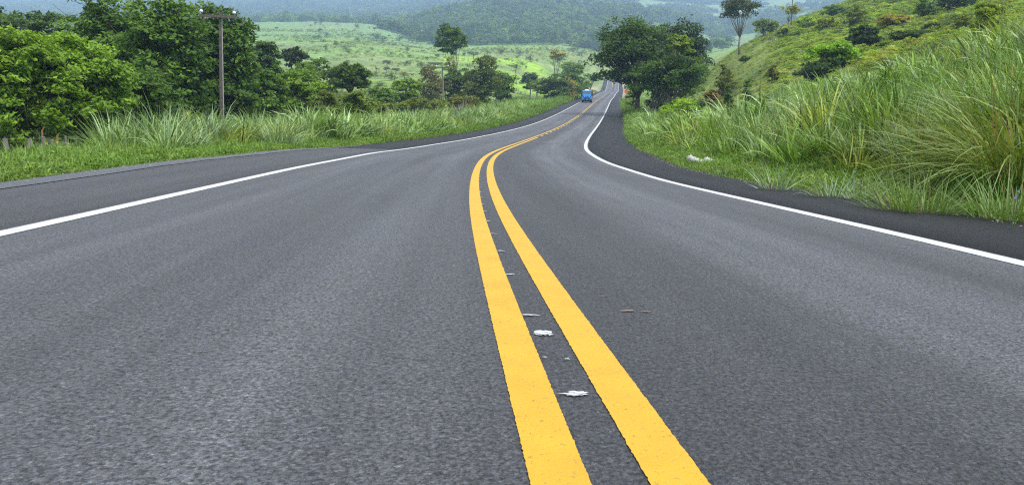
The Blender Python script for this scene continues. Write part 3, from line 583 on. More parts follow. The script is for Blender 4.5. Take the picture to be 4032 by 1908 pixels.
tree("leafy_bush", "green bush between the dark hill tree and the dark bush", 3440, 3545, 165, 240, 86, 'round', ((.05, .09, .016), (.13, .18, .03)), 2400, .32, cat="bush", group=HT, k=6, nclump=70)
tree("flowering_tree", "golden yellow tree on the upper right hillside", 3428, 3578, 52, 120, 118, 'umbrella', ((.12, .12, .02), (.25, .22, .04)), 3400, .38, group=HT, k=8, r0=.14, nclump=90, fork=.6)
tree("leafy_bush", "blackish bush along the top frame edge on the hill", 3660, 3850, -40, 14, 130, 'round', DEEP, 2600, .45, cat="bush", group=HT, k=7, nclump=70)
tree("leafy_bush", "green bush below the top frame edge on the hill", 3605, 3685, 2, 48, 122, 'round', ((.03, .065, .012), (.09, .14, .025)), 1400, .4, cat="bush", group=HT, k=5, nclump=45)
tree("leafy_bush", "light yellow green bush high above the tall right grass", 3838, 3960, -5, 130, 60, 'round', ((.1, .15, .02), (.22, .28, .045)), 3000, .28, cat="bush", group=HT, k=7, nclump=80)
for i, (u0, u1, v0, v1, Y, pal, lb) in enumerate([
    (3140, 3230, 62, 130, 165, LIME, "lime green bush high on the ridge"), (3215, 3320, 70, 140, 150, ((.08, .12, .02), (.18, .22, .035)), "yellow green bush a step below the ridge"),
    (3070, 3112, 112, 165, 160, DARK, "small dark bush beside the ridge fence"), (3240, 3330, 20, 72, 185, MID, "green bush on the ridge near the top edge"),
    (2852, 2892, 350, 398, 60, DARK, "small palm like sapling low on the hill"), (2925, 2972, 333, 385, 62, DARK, "second palm like sapling low on the hill"),
    (2990, 3060, 375, 425, 56, MID, "low green bush behind the silvery grass"), (2838, 2866, 255, 300, 118, OLIVE, "thin olive sapling on the open hillside"),
    (2815, 2910, 275, 310, 112, ((.06, .08, .018), (.13, .15, .03)), "low dark scrub on the open hillside"), (2918, 2958, 222, 236, 150, MID, "low green scrub right of the lone tree's foot"),
    (3020, 3065, 255, 300, 100, ((.07, .09, .02), (.15, .16, .03)), "low olive scrub beside the perched bird"), (3640, 3720, 90, 150, 92, OLIVE, "olive bush right of the dark hill bush"),
    (3760, 3850, 60, 120, 84, ((.07, .1, .02), (.15, .18, .035)), "olive green bush above the tall right grass"), (3330, 3420, 28, 70, 140, OLIVE, "olive bush above the golden tree")]):
    tree("scrub_bush", lb, u0, u1, v0, v1, Y, 'round', pal, 1600, .0022 * Y + .12, cat="bush", group="bushes dotted over the right hillside", k=5, r0=.05, nclump=45)

# trees dotted over the far pastures: four kinds, then copies
PT = "trees dotted over the far pastures"
def proto(name, shape, pal, k, nl, leaf, fork, seed, zb=.25):
    g = np.random.default_rng(seed); Lb = lobes_for(shape, 1., 1., zb, 1., k, g)
    cm, _ = crown_mesh("crown", Lb, 12 * k, nl, leaf, pal[0], pal[1], g, .6, rc=.5)
    return name, cm, trunk_mesh("trunk", Lb, 0., .035, g, BARK, None, 0, 1, fork)
PR = [proto("pasture_tree", 'round', ((.022, .045, .014), (.06, .1, .028)), 5, 700, .1, 1., 1, .08), proto("pasture_tree", 'umbrella', ((.025, .05, .016), (.07, .11, .03)), 6, 700, .1, .8, 2, .3),
      proto("pasture_tree", 'round', ((.05, .08, .03), (.12, .16, .055)), 5, 600, .1, .9, 3, .1), proto("pasture_tree", 'umbrella', ((.07, .075, .035), (.14, .14, .06)), 6, 400, .1, .7, 4, .3)]
def pasture(u, v, w, h, Y, k, label, g):
    n, cm, tm = PR[k]; c = at(u, v, Y); wd = w / FPX * Y; ht = h / FPX * Y
    r = obj(n, None, label=label, cat="tree", group=PT, loc=(c[0], Y, g1(c[0], Y) - .1)); r.scale = (wd, wd, ht); r.rotation_euler = (0, 0, float(g.random() * 6.28))
    obj("crown", cm, r); obj("trunk", tm, r)
def ground_Y(u, v, y0=120, y1=1200):    # first distance at which the land rises to row v
    ys = np.exp(np.linspace(math.log(y0), math.log(y1), 260)); a = (u - CX) / FPX * CP
    P = np.stack([a * ys, ys, ground(a * ys, ys)], 1); d = ys * CP - P[:, 2] * SP; r = CY - FPX * (ys * SP + P[:, 2] * CP) / d
    k = np.argmax(r <= v); return float(ys[k]) if (r <= v).any() else None
g_ = np.random.default_rng(5)
for u, v, w, h, k, lb in [
    (1237, 157, 17, 15, 0, "round dark tree left of a close pair on the pale slope"), (1273, 167, 19, 13, 0, "low round dark tree right of its twin on the pale slope"), (1288, 144, 16, 14, 0, "small round tree above the pair on the pale slope"),
    (1073, 180, 20, 18, 1, "umbrella shaped tree on the pale slope beside the left trees"), (1410, 168, 22, 20, 0, "dark tree left of the pasture grove"), (1265, 102, 22, 30, 0, "tall dark tree on the crest of the pale slope"),
    (1327, 96, 26, 20, 1, "spreading tree on the crest of the pale slope"), (1363, 205, 24, 22, 0, "dark bush tree above the flat crowned tree"), (1448, 210, 20, 12, 2, "pale low tree above the flat crowned tree"),
    (1525, 262, 36, 26, 1, "dark spreading tree with its trunk showing on the near pasture"), (1601, 261, 27, 22, 0, "round dark tree mid way over the near pasture"), (1661, 267, 32, 20, 0, "low broad dark tree right of the round one on the near pasture"),
    (1521, 288, 30, 26, 1, "dark tree below the spreading one on the near pasture"), (1560, 293, 36, 26, 1, "open crowned tree above a darker one on the near pasture"), (1540, 318, 48, 34, 0, "largest dark tree at the lower end of the near pasture"),
    (1592, 318, 44, 36, 3, "greyish tree beside the largest dark pasture tree"), (1680, 238, 20, 14, 1, "small dark tree high on the near pasture"), (1576, 164, 44, 24, 0, "left tree of the grove under the forest"),
    (1640, 172, 56, 34, 0, "dark heavy tree of the grove under the forest"), (1610, 166, 26, 26, 2, "pale tree inside the grove under the forest"), (1508, 170, 38, 26, 2, "greyish tree left of the grove under the forest"), (1483, 160, 44, 30, 0, "wide dark tree of the grove left of the greyish one"),
    (1725, 226, 16, 10, 0, "small tree left of the tall bare stemmed one"), (1864, 234, 46, 32, 1, "dark broad tree at the left end of the sunlit field"), (1828, 232, 14, 26, 1, "slim dark tree left of the sunlit field"),
    (2086, 246, 30, 30, 0, "dark tree at the right end of the sunlit field"), (2115, 243, 13, 11, 0, "small dark bush right of the sunlit field"), (1966, 246, 14, 7, 0, "low bush in the middle of the sunlit field"),
    (2030, 268, 56, 16, 0, "wide low scrub below the sunlit field"), (1715, 268, 62, 24, 1, "dark umbrella tree left of the second pole top"), (1950, 250, 18, 24, 3, "brownish thin tree over the broad olive tree"),
    (1450, 346, 34, 26, 0, "dark tree in the gap right of the flat crowned tree"), (1490, 356, 50, 34, 0, "dark tree with a visible trunk in the gap of the left trees"), (1480, 305, 30, 26, 2, "pale tree at the edge of the flat crowned tree"), (1920, 212, 40, 14, 2, "left tree of the row above the sunlit field"),
    (1970, 214, 34, 22, 2, "domed tree in the row above the sunlit field"), (2045, 220, 26, 20, 0, "dark tree in the row above the sunlit field"), (2000, 216, 30, 14, 3, "greyish tree in the row above the sunlit field"), (2075, 214, 14, 20, 2, "slim tree in the row above the sunlit field"),
    (2290, 225, 34, 24, 2, "bushy tree above the truck on the far pasture"), (2340, 232, 12, 24, 1, "thin upright tree left of the great dark tree"), (2255, 205, 40, 18, 0, "dark tree at the forest foot above the truck"),
    (2795, 152, 30, 22, 0, "round dark tree on the far field left of the lone hill tree"), (2830, 150, 22, 22, 0, "dark tree on the far field close left of the lone hill tree"), (2770, 98, 24, 16, 0, "dark tree on the distant slope behind the lone hill tree")]:
    Y = ground_Y(u, v, 300 if u > 2600 else 175)
    if Y: pasture(u, v, w, h, Y, k, lb, g_)
n = 0
while n < 150:
    u = 1000 + 1330 * g_.random(); v = 82 + 200 * g_.random() ** 1.3
    if v < 180 and u > 1640: continue
    Y = ground_Y(u, v, 260)
    if not Y or Y > 1180 or (fbm(np.array([u / 60.]), np.array([v / 25.]), 5)[0] < .48): continue
    q = g_.random(); w = (5 + 13 * q ** 2) * 1.1; n += 1
    k = int(g_.integers(0, 4)); what = ["small dark round tree", "small dark spreading tree", "small pale bushy tree", "small greyish thin tree"][k]
    slope = "high on the palest slope" if v < 118 else "midway up the pale slope" if v < 165 else "on the upper near pasture" if v < 205 else "on the middle near pasture" if v < 245 else "low on the near pasture"
    side = "close to the pole side trees" if u < 1200 else "above the flat crowned tree" if u < 1480 else "left of the bare stemmed tree" if u < 1710 else "above the third pole" if u < 2090 else "beyond the truck"
    pasture(u, v, w, w * (.75 + .4 * g_.random()), Y, k, f"{what} {slope}, {side}", g_)
# ------------------------------------------------------------------ grass, weeds, scrub and forest, scattered by geometry nodes
def blades(n, g, lmin, lmax, w, spread, arch, ca, cb, seg=5, base=.12, lean=(0, 0), dry=0.):
    """n arching grass blades growing from a clump; lengths in metres"""
    V = []; F = []; C = []
    for i in range(n):
        a = g.random() * 6.283; r = base * math.sqrt(g.random()); x, y, z = r * math.cos(a), r * math.sin(a), -.03
        a += g.normal(0, .5); Ln = lmin + (lmax - lmin) * g.random(); tilt = spread * (g.random() ** .8); cur = arch * (.4 + g.random()); wd = w * (.6 + .7 * g.random())
        dx, dy = math.cos(a), math.sin(a); px, py = -dy, dx; tw = g.normal(0, .5)
        t = g.random(); col = np.array(ca) * (1 - t) + np.array(cb) * t
        if g.random() < dry: col = np.array((.28, .2, .1)) * (.6 + .6 * g.random())
        b = len(V); th = tilt; s = Ln / seg
        for k in range(seg + 1):
            q = k / seg; ww = wd * (.55 + .9 * q if q < .4 else max(.03, .91 * (1 - q) / .6)) * .5
            ox, oy = px * math.cos(tw) * ww, py * math.cos(tw) * ww; oz = math.sin(tw) * ww
            V += [(x - ox, y - oy, z - oz), (x + ox, y + oy, z + oz)]; C += [col, col]
            x += (dx * math.sin(th) + lean[0] * q) * s; y += (dy * math.sin(th) + lean[1] * q) * s; z += math.cos(th) * s; th += cur / seg * (.5 + q)
        for k in range(seg): F.append((b + 2 * k, b + 2 * k + 1, b + 2 * k + 3, b + 2 * k + 2))
    return np.array(V), np.array(F), np.array(C)
def src(coll, name, V, F, C, m):
    o = bpy.data.objects.new(name, mesh(name, V, np.asarray(F), m, C)); coll.objects.link(o)
def scatter(name, label, P, coll, idx, scl, tint, tilt=.12, g=rng, parent=None):
    n = len(P); me = bpy.data.meshes.new(name); me.vertices.add(n); me.vertices.foreach_set("co", np.asarray(P, np.float32).ravel())
    def attr(k, ty, dat, f): me.attributes.new(k, ty, 'POINT').data.foreach_set(f, np.ascontiguousarray(dat).ravel())
    rot = np.stack([g.normal(0, tilt, n), g.normal(0, tilt, n), g.random(n) * 6.283], 1).astype(np.float32)
    attr("rot", 'FLOAT_VECTOR', rot, "vector"); attr("scl", 'FLOAT_VECTOR', np.asarray(scl, np.float32), "vector"); attr("idx", 'INT', np.asarray(idx, np.int32), "value")
    attr("tint", 'FLOAT_COLOR', np.concatenate([tint, np.ones((n, 1))], 1).astype(np.float32), "color")
    o = obj(name, me, label=label, kind="stuff"); ng = bpy.data.node_groups.new(name, 'GeometryNodeTree')
    ng.interface.new_socket("Geometry", in_out='INPUT', socket_type='NodeSocketGeometry'); ng.interface.new_socket("Geometry", in_out='OUTPUT', socket_type='NodeSocketGeometry')
    N = ng.nodes.new; gi, go = N('NodeGroupInput'), N('NodeGroupOutput'); ip = N('GeometryNodeInstanceOnPoints'); ci = N('GeometryNodeCollectionInfo')
    ci.inputs[0].default_value = coll; ci.inputs['Separate Children'].default_value = True; ci.inputs['Reset Children'].default_value = True
    def na(k, ty): a = N('GeometryNodeInputNamedAttribute'); a.data_type = ty; a.inputs[0].default_value = k; return a.outputs[0]
    e2r = N('FunctionNodeEulerToRotation'); l = ng.links.new
    l(gi.outputs[0], ip.inputs['Points']); l(ci.outputs[0], ip.inputs['Instance']); ip.inputs['Pick Instance'].default_value = True
    l(na("idx", 'INT'), ip.inputs['Instance Index']); l(na("rot", 'FLOAT_VECTOR'), e2r.inputs[0]); l(e2r.outputs[0], ip.inputs['Rotation']); l(na("scl", 'FLOAT_VECTOR'), ip.inputs['Scale'])
    l(ip.outputs[0], go.inputs[0]); md = o.modifiers.new("scatter", 'NODES'); md.node_group = ng; return o
def coll(n): return bpy.data.collections.new(n)
g = np.random.default_rng(21); ONE = (.42, .48, .4), (1.6, 1.55, 1.5)

CT = coll("tall_grass_kinds")      # 0-3 arching clumps, 4-5 stiff clumps
for i in range(4): src(CT, f"clump_{i}", *blades(46, g, .6, 1.35, .042, .6, 1.3, *ONE, base=.2, dry=.02), GRASSI)
for i in range(4, 6): src(CT, f"clump_{i}", *blades(42, g, .5, 1.2, .04, .5, .7, *ONE, base=.2, dry=.02), GRASSI)
for i in range(6, 8): src(CT, f"clump_{i}", *blades(26, g, .8, 1.5, .085, .65, 1.6, *ONE, base=.25, dry=.02), GRASSI)
CS = coll("short_grass_kinds")
for i in range(3): src(CS, f"tuft_{i}", *blades(16, g, .1, .3, .012, .8, 1.1, *ONE, seg=3, base=.12), GRASSI)
def weed(g, n, rad, h, leaf):
    C = np.stack([g.normal(0, rad * .5, n), g.normal(0, rad * .5, n), h * g.random(n) ** .7], 1)
    t = g.random((n, 1)); return leaves(C, leaf, np.zeros((n, 3)), 1.2, np.array([.75, .75, .75]) * (1 - t) + np.array([1.3, 1.25, 1.1]) * t, g, .7)
for i in range(3, 5): src(CS, f"tuft_{i}", *weed(g, 26, .16, .14, .06), LEAFI)
CB = coll("scrub_kinds")
for i in range(4):
    Lb = lobes_for('round', 1., 1., 0., .8, 4, g); me_, _ = crown_mesh(f"scrub_{i}", Lb, 26, 330, .13, (.7, .7, .7), (1.3, 1.25, 1.2), g, .5, LEAFI, .5)
    CB.objects.link(bpy.data.objects.new(f"scrub_{i}", me_))
CF = coll("forest_kinds")
for i in range(5):
    Lb = lobes_for(['round', 'umbrella', 'round', 'tall', 'umbrella'][i], 1., 1., .0, 1., 5, g); me_, _ = crown_mesh(f"wood_{i}", Lb, 30, 260, .2, (.6, .6, .6), (1.35, 1.35, 1.3), g, .6, LEAFI, .5)
    CF.objects.link(bpy.data.objects.new(f"wood_{i}", me_))

def band(n, y0, y1, e0, e1, side, g, pw=1.):
    """n points beside the road: y0..y1 along it, e0..e1 metres beyond the paving"""
    y = y0 + (y1 - y0) * g.random(n) ** pw; e = e0 + (e1 - e0) * g.random(n)
    off = np.where(side < 0, -rl(y) - e, rr(y) + e); P = road_pt(y, off); z = ground(P[:, 0], P[:, 1]); return np.stack([P[:, 0], P[:, 1], z], 1), y, e
def tints(P, pal, s, g, jit=.16):
    """patches of several hues, as stands of different grasses grow"""
    k = fbm(P[:, 0] / s, P[:, 1] / s, 61, 3) + g.normal(0, .07, len(P)); t = np.clip((k - .3) / .4, 0, .999) * (len(pal) - 1); i = t.astype(int); f = (t - i)[:, None]
    pal = np.array(pal); return (pal[i] * (1 - f) + pal[np.minimum(i + 1, len(pal) - 1)] * f) * (1 + g.normal(0, jit, (len(P), 1))).clip(.6, 1.5)
SILV, FRESH, YOL, DEEPG = (.31, .43, .22), (.185, .315, .045), (.27, .33, .065), (.07, .15, .025)
# tall grass
Pl = []; 
def add(n, y0, y1, e0, e1, side, h, pal, s=5., pw=1., hv=.25):
    P, y, e = band(n, y0, y1, e0, e1, side, g, pw); k = fbm(P[:, 0] / 2.2, P[:, 1] / 2.2, 71, 3)
    u = P[:, 0] / P[:, 1] / CP * FPX + CX; h = np.where((u < 390) & (y < 60), h * np.where(y < 18, .8, .42), h)
    sc = h * (.55 + .9 * k) * (1 + g.normal(0, hv, n)).clip(.5, 1.6) * np.interp(e, [0, 1.2, 3.], [.45, .75, 1.])
    Pl.append((P, sc, tints(P, pal, s * .6, g, .23)))
LP = [DEEPG, SILV, FRESH, SILV, SILV, FRESH, YOL]; RP = [FRESH, DEEPG, FRESH, SILV, FRESH, YOL]
add(900, 7, 21, 2.2, 9, -1, .42, [FRESH, (.14, .25, .05), YOL]); add(750, 20, 36, 1.7, 9, -1, .95, LP); add(950, 34, 62, 1.2, 10, -1, 1.05, LP); add(900, 60, 110, .9, 13, -1, 1.0, LP, 7.); add(900, 100, 225, .9, 16, -1, .85, [DEEPG, FRESH, FRESH, SILV, YOL], 12.)
add(300, 5.5, 13, 1.5, 9, 1, .95, [FRESH, DEEPG, YOL, FRESH], 2.); add(640, 11, 26, 1.7, 14, 1, 1., RP, 3.); add(1000, 24, 48, 1.5, 20, 1, 1.1, RP, 4.); add(1000, 46, 80, 1.1, 16, 1, .95, [SILV, SILV, FRESH, SILV, FRESH], 6.); add(550, 78, 130, 1., 9, 1, .8, [FRESH, SILV, FRESH], 8.); add(700, 125, 380, 1.2, 9, 1, .9, [FRESH, SILV, YOL], 12.); add(500, 225, 420, .9, 10, -1, .9, [FRESH, FRESH, YOL], 12.)
P = np.concatenate([p for p, _, _ in Pl]); sc = np.concatenate([s for _, s, _ in Pl]); ti = np.concatenate([t for _, _, t in Pl])
scatter("tall_grass", "tall guinea grass waving along both verges", P, CT, np.where((P[:, 1] > 34) & (g.random(len(P)) < .75), g.integers(6, 8, len(P)), g.integers(0, 6, len(P))), np.stack([sc, sc, sc], 1), ti, .15, g)
# low verge of short grass and weeds
Pl = []
def addl(n, y0, y1, e0, e1, side, pw=1., k=1.):
    P, y, e = band(n, y0, y1, e0, e1, side, g, pw); s = k * (.6 + .7 * g.random(n)) * np.interp(e, [-.3, .3, 2], [.4, .8, 1.25]) * (1 + .008 * y)
    if side > 0: kp = ~((y > 33) & (y < 118) & (e < .75) & (g.random(len(e)) < .7)); P, s = P[kp], s[kp]
    Pl.append((P, s, tints(P, [(.13, .24, .036), (.19, .33, .05), (.1, .19, .04), (.21, .31, .055), (.14, .25, .045)], 1.7, g)))
for sd in (-1, 1):
    addl(6200, .5, 18, -.12, 3.2, sd); addl(5200, 17, 36, -.12, 3., sd, 1., 1.15); addl(4200, 34, 75, -.1, 2.6, sd, 1., 1.5); addl(2600, 70, 200, 0, 2.5, sd, 1., 2.)
addl(3500, 7, 24, 3, 9, -1, 1., 1.5); addl(2500, 6, 30, 3, 9, 1, 1., 1.5)
P = np.concatenate([p for p, _, _ in Pl]); sc = np.concatenate([s for _, s, _ in Pl]); ti = np.concatenate([t for _, _, t in Pl])
scatter("verge_grass", "short grass and creeping weeds edging the paving", P, CS, g.choice([0, 1, 2, 3, 4], len(P), p=[.2, .2, .2, .2, .2]), np.stack([sc, sc, sc], 1), ti, .2, g)
# broad leaved weeds among the tall grass, grit along the paving
Pl = []
for n_, y0, y1, e0, e1, sd in [(500, 6, 22, 1.5, 10, 1), (700, 20, 60, 1.5, 14, 1), (500, 8, 30, 2, 9, -1), (600, 28, 90, 1.2, 10, -1)]: Pl.append(band(n_, y0, y1, e0, e1, sd, g)[0])
P = np.concatenate(Pl); P = P[(P[:, 0] > 0) | (P[:, 0] / P[:, 1] / CP * FPX + CX > 420)]; sc = .9 + 1.1 * g.random(len(P)); scatter("broadleaf_weeds", "broad leaved weeds growing through the tall grass", P, CS, g.integers(3, 5, len(P)), np.stack([sc, sc, sc * 1.6], 1), tints(P, [(.06, .13, .025), (.12, .2, .035), (.09, .18, .03), (.17, .2, .05)], 2., g, .25), .2, g)
CG = coll("grit_kinds"); GRIT = leaf_mat("grit", True, 0., .9, .1)
for i in range(3):
    q = np.array([(1, 0, 0), (-.9, .2, 0), (0, 1, .1), (.1, -.8, 0), (0, .1, .6), (0, 0, -.4)]) * (1 + .25 * g.standard_normal((6, 1))); src(CG, f"grit_{i}", q, [(0, 2, 4), (2, 1, 4), (1, 3, 4), (3, 0, 4), (2, 0, 5), (1, 2, 5), (3, 1, 5), (0, 3, 5)], np.ones((6, 3)), GRIT)
Pl = [band(700, 4, 30, -.35, .12, sd, g)[0] for sd in (-1, 1)] + [band(500, 28, 110, -.25, .7, 1, g)[0]]; P = np.concatenate(Pl); yc, off = road_inv(P[:, 0], P[:, 1]); on = (off < rr(yc)) & (off > -rl(yc)); P[:, 2] = np.where(on, rz(yc) + off * rb(yc) - .004, P[:, 2] + .01)
sc = .008 + .022 * g.random(len(P)) ** 2; scatter("grit", "loose grit and crumbs along the edge of the paving", P, CG, g.integers(0, 3, len(P)), np.stack([sc, sc, sc], 1), np.array([(.3, .27, .22)]) * (.3 + g.random((len(P), 1))), .5, g)
# scrub over the right hill
def field(n, u0, u1, y0, y1, g):
    Y = np.sqrt(y0 ** 2 + (y1 ** 2 - y0 ** 2) * g.random(n)); u = u0 + (u1 - u0) * g.random(n); X = (u - CX) / FPX * CP * Y
    return np.stack([X, Y, ground(X, Y)], 1), u, Y
P, u, Y = field(17000, 2640, 4350, 36, 235, g); yc, off = road_inv(P[:, 0], P[:, 1])
k = fbm(P[:, 0] / 11, P[:, 1] / 11, 91, 3); keep = (off - rr(yc) > 12) & ((k > .36) | (g.random(len(P)) < .5)) & ~((u < 3080) & (Y > 70) & (g.random(len(P)) < .35)); P, u, Y, k = P[keep], u[keep], Y[keep], k[keep]
open_ = smooth((3120 - u) / 150) * smooth((Y - 60) / 30); sc = (.28 + .75 * g.random(len(P)) ** 2) * (1.25 - .65 * open_) * np.interp(Y, [30, 200], [.75, 1.25])
scatter("hillside_scrub", "olive fern scrub and low bushes covering the right hill", P, CB, g.integers(0, 4, len(P)), np.stack([sc * 1.3, sc * 1.3, sc * .75], 1),
        tints(P, [(.06, .11, .022), (.14, .21, .034), (.18, .25, .042), (.17, .22, .045), (.15, .25, .038), (.08, .15, .024), (.19, .23, .055)], 9., g, .22), .15, g)
# dry dark stalks between the grass bank and the hill
P, u, Y = field(1500, 2780, 3900, 26, 58, g); yc, off = road_inv(P[:, 0], P[:, 1]); P = P[(off - rr(yc) > 12)]
sc = .5 + .5 * g.random(len(P)); scatter("dry_weeds", "brownish dry weeds behind the right grass bank", P, CT, g.integers(4, 6, len(P)), np.stack([sc * .7, sc * .7, sc], 1), tints(P, [(.09, .1, .04), (.13, .12, .06), (.12, .15, .05), (.1, .09, .05)], 6., g), .1, g)
# rough pasture growth and thickets on the left and centre
P, u, Y = field(12000, 780, 2330, 100, 900, g); yc, off = road_inv(P[:, 0], P[:, 1]); k = fbm(P[:, 0] / 40, P[:, 1] / 40, 95, 4) + .2 * (fbm(P[:, 0] / 9, P[:, 1] / 9, 97, 3) - .5)
keep = (off + rl(yc) < -12) & (k > .47 + .14 * g.random(len(P))); P, Y = P[keep], Y[keep]; sc = (.5 + 1.5 * g.random(len(P)) ** 2) * np.interp(Y, [100, 400, 900], [.6, 1., 1.7])
scatter("pasture_scrub", "low scrub and weeds over the valley pastures", P, CB, g.integers(0, 4, len(P)), np.stack([sc * 1.1, sc * 1.1, sc * .75], 1), tints(P, [(.12, .19, .05), (.16, .22, .06), (.08, .14, .04), (.19, .22, .08)], 30., g, .25), .1, g)
P, u, Y = field(2600, -700, 1500, 62, 210, g); yc, off = road_inv(P[:, 0], P[:, 1]); keep = (off + rl(yc) < -14); P, Y = P[keep], Y[keep]; sc = .7 + 1.6 * g.random(len(P)) ** 2
scatter("left_undergrowth", "dense undergrowth beneath the trees on the left", P, CB, g.integers(0, 4, len(P)), np.stack([sc * 1.3, sc * 1.3, sc], 1), tints(P, [(.04, .075, .02), (.09, .13, .03), (.05, .09, .02), (.11, .13, .03)], 14., g, .25), .1, g)
# forests
Ps = []; Ss = []
P, u, Y = field(7000, 1500, 2520, 770, 1650, g); foot = np.interp(u, [1500, 1560, 1640, 1720, 1850, 2000, 2200, 2330, 2520], [1000, 960, 880, 830, 800, 815, 850, 800, 980])
keep = Y > foot + 70 * (fbm(u / 30, Y / 60, 3) - .5); Ps.append(P[keep]); Ss.append(7. + 5 * g.random(keep.sum()))
P, u, Y = field(30000, -900, 2500, 1180, 3700, g); keep = (Y > 1200 + 160 * (fbm(u / 120, Y / 300, 13) - .5)); Ps.append(P[keep]); Ss.append((9 + 7 * g.random(keep.sum())) * np.interp(Y[keep], [1200, 3600], [1., 1.7]))
P, u, Y = field(16000, 2200, 4300, 420, 3700, g); f = fbm(P[:, 0] / 160., P[:, 1] / 160., 77); keep = (f < .47 + .1 * (g.random(len(P)) - .3)) | (Y > 2700); keep &= (Y > 700) | (f < .36); Ps.append(P[keep]); Ss.append((7 + 7 * g.random(keep.sum())) * np.interp(Y[keep], [1000, 3600], [1., 1.6]))
P = np.concatenate(Ps); sc = np.concatenate(Ss); ti = tints(P, [(.045, .08, .026), (.065, .108, .032), (.1, .15, .045), (.052, .09, .028)], 45., g, .42)
scatter("far_forest", "unbroken forest over the far hills and mountains", P, CF, g.integers(0, 5, len(P)), np.stack([sc, sc, sc * (.7 + .4 * g.random(len(sc)))], 1), ti, .05, g)

# single tussocks that stand out of the mass
TG = "tussocks standing out along the verges"
def tussock(label, u, vb, Y, n, lmin, lmax, w, spread, arch, ca, cb, seed, lean=(0, 0), base=.15, dry=.04, dz=0.):
    gg = np.random.default_rng(seed); V, F, C = blades(n, gg, lmin, lmax, w, spread, arch, ca, cb, 7, base, lean, dry); X = at(u, vb, Y)[0]
    obj("grass_tussock", mesh("grass_tussock", V, F, GRASS, C), label=label, cat="grass tussock", group=TG, loc=(X, Y, g1(X, Y) - .02 + dz))
SA, SB = (.17, .27, .13), (.34, .46, .26); FA, FB = (.13, .25, .04), (.28, .43, .1); YA, YB = (.12, .2, .03), (.32, .38, .1); DA, DB = (.05, .15, .015), (.13, .29, .04)
tussock("silvery spiky tussock standing alone near the right paving", 3055, 690, 13.2, 60, .4, .85, .022, .95, .5, SA, SB, 1)
tussock("small greyish tussock right of the white sack", 2850, 655, 17.5, 60, .25, .6, .016, 1., .8, (.13, .19, .1), (.22, .3, .16), 2)
tussock("drooping silver tussock right of the lone spiky one", 3290, 690, 11.6, 80, .4, .8, .02, 1., 1.2, SA, SB, 3, base=.25)
tussock("silver tussock beside the drooping one", 3400, 690, 11.2, 70, .4, .8, .02, .9, 1., SA, SB, 4, base=.22)
tussock("broad pale green fan tussock near the right paving", 3640, 740, 9.2, 190, .4, .85, .016, .85, .6, FA, (.28, .38, .14), 5, base=.32)
tussock("leaning pale green tussock left of the broad fan", 3540, 745, 9.4, 90, .45, .9, .015, 1.1, .6, FA, FB, 6, (-.25, 0), .2)
tussock("spiky green tussock at the right frame edge", 3990, 745, 8.4, 150, .45, .95, .016, .85, .7, FA, (.26, .36, .13), 7, base=.3)
tussock("great arching yellow green tussock hanging down the right bank", 4060, 330, 10.4, 430, 1., 2., .03, 1.15, 1.9, YA, YB, 8, (-.4, -.15), .5, .05, .3)
tussock("second great arching tussock atop the right bank", 3900, 330, 12., 360, 1., 1.9, .022, .9, 1.5, (.12, .17, .04), (.27, .31, .1), 9, (-.2, -.05), .45, .03, .1)
tussock("tall upright grass topping the right frame corner", 4000, 200, 12.5, 300, 1.2, 2.1, .026, .6, 1.1, FA, (.24, .36, .1), 10, base=.6, dz=.25)
tussock("lush dark green upright tussock on the right bank", 3590, 400, 19., 300, .7, 1.35, .026, .6, 1.2, DA, DB, 11, base=.4, dry=0)
tussock("grey silver tussock sprawling below the dark green one", 3600, 560, 15., 240, .6, 1.25, .022, .95, 1.2, SA, SB, 12, base=.4)
tussock("silver tussock on the bank crest right of the dark green one", 3730, 330, 17.5, 220, .7, 1.4, .024, .9, 1.2, SA, SB, 13, base=.4)
tussock("drooping dark tussock below the great arching one", 3800, 620, 11., 200, .6, 1.2, .018, 1.1, 1.2, (.07, .12, .025), (.18, .24, .07), 14, base=.35, dry=.12)
tussock("tall pale fan of grass at the left end of the left grass bank", 560, 570, 22., 170, 1., 1.9, .026, .75, .8, (.12, .19, .06), (.28, .37, .15), 15, base=.4)
tussock("leaning light green blades right of the fence posts", 430, 580, 21.5, 90, .9, 1.7, .026, .9, .6, FA, (.26, .36, .12), 16, (-.2, 0), .3)
tussock("big blue green clump at the foot of the timber pole", 800, 540, 25., 230, 1., 1.75, .034, .7, 1., (.09, .15, .08), (.2, .29, .18), 17, base=.45, dry=.01)
tussock("silvery clump right of the big blue green one", 1090, 520, 27., 200, .9, 1.6, .036, .9, 1.2, SA, SB, 18, base=.45)
tussock("straw coloured dry clump between the left fans", 690, 560, 23.5, 70, .7, 1.3, .024, .7, 1.4, (.26, .2, .1), (.4, .33, .2), 19, base=.25, dry=.4)

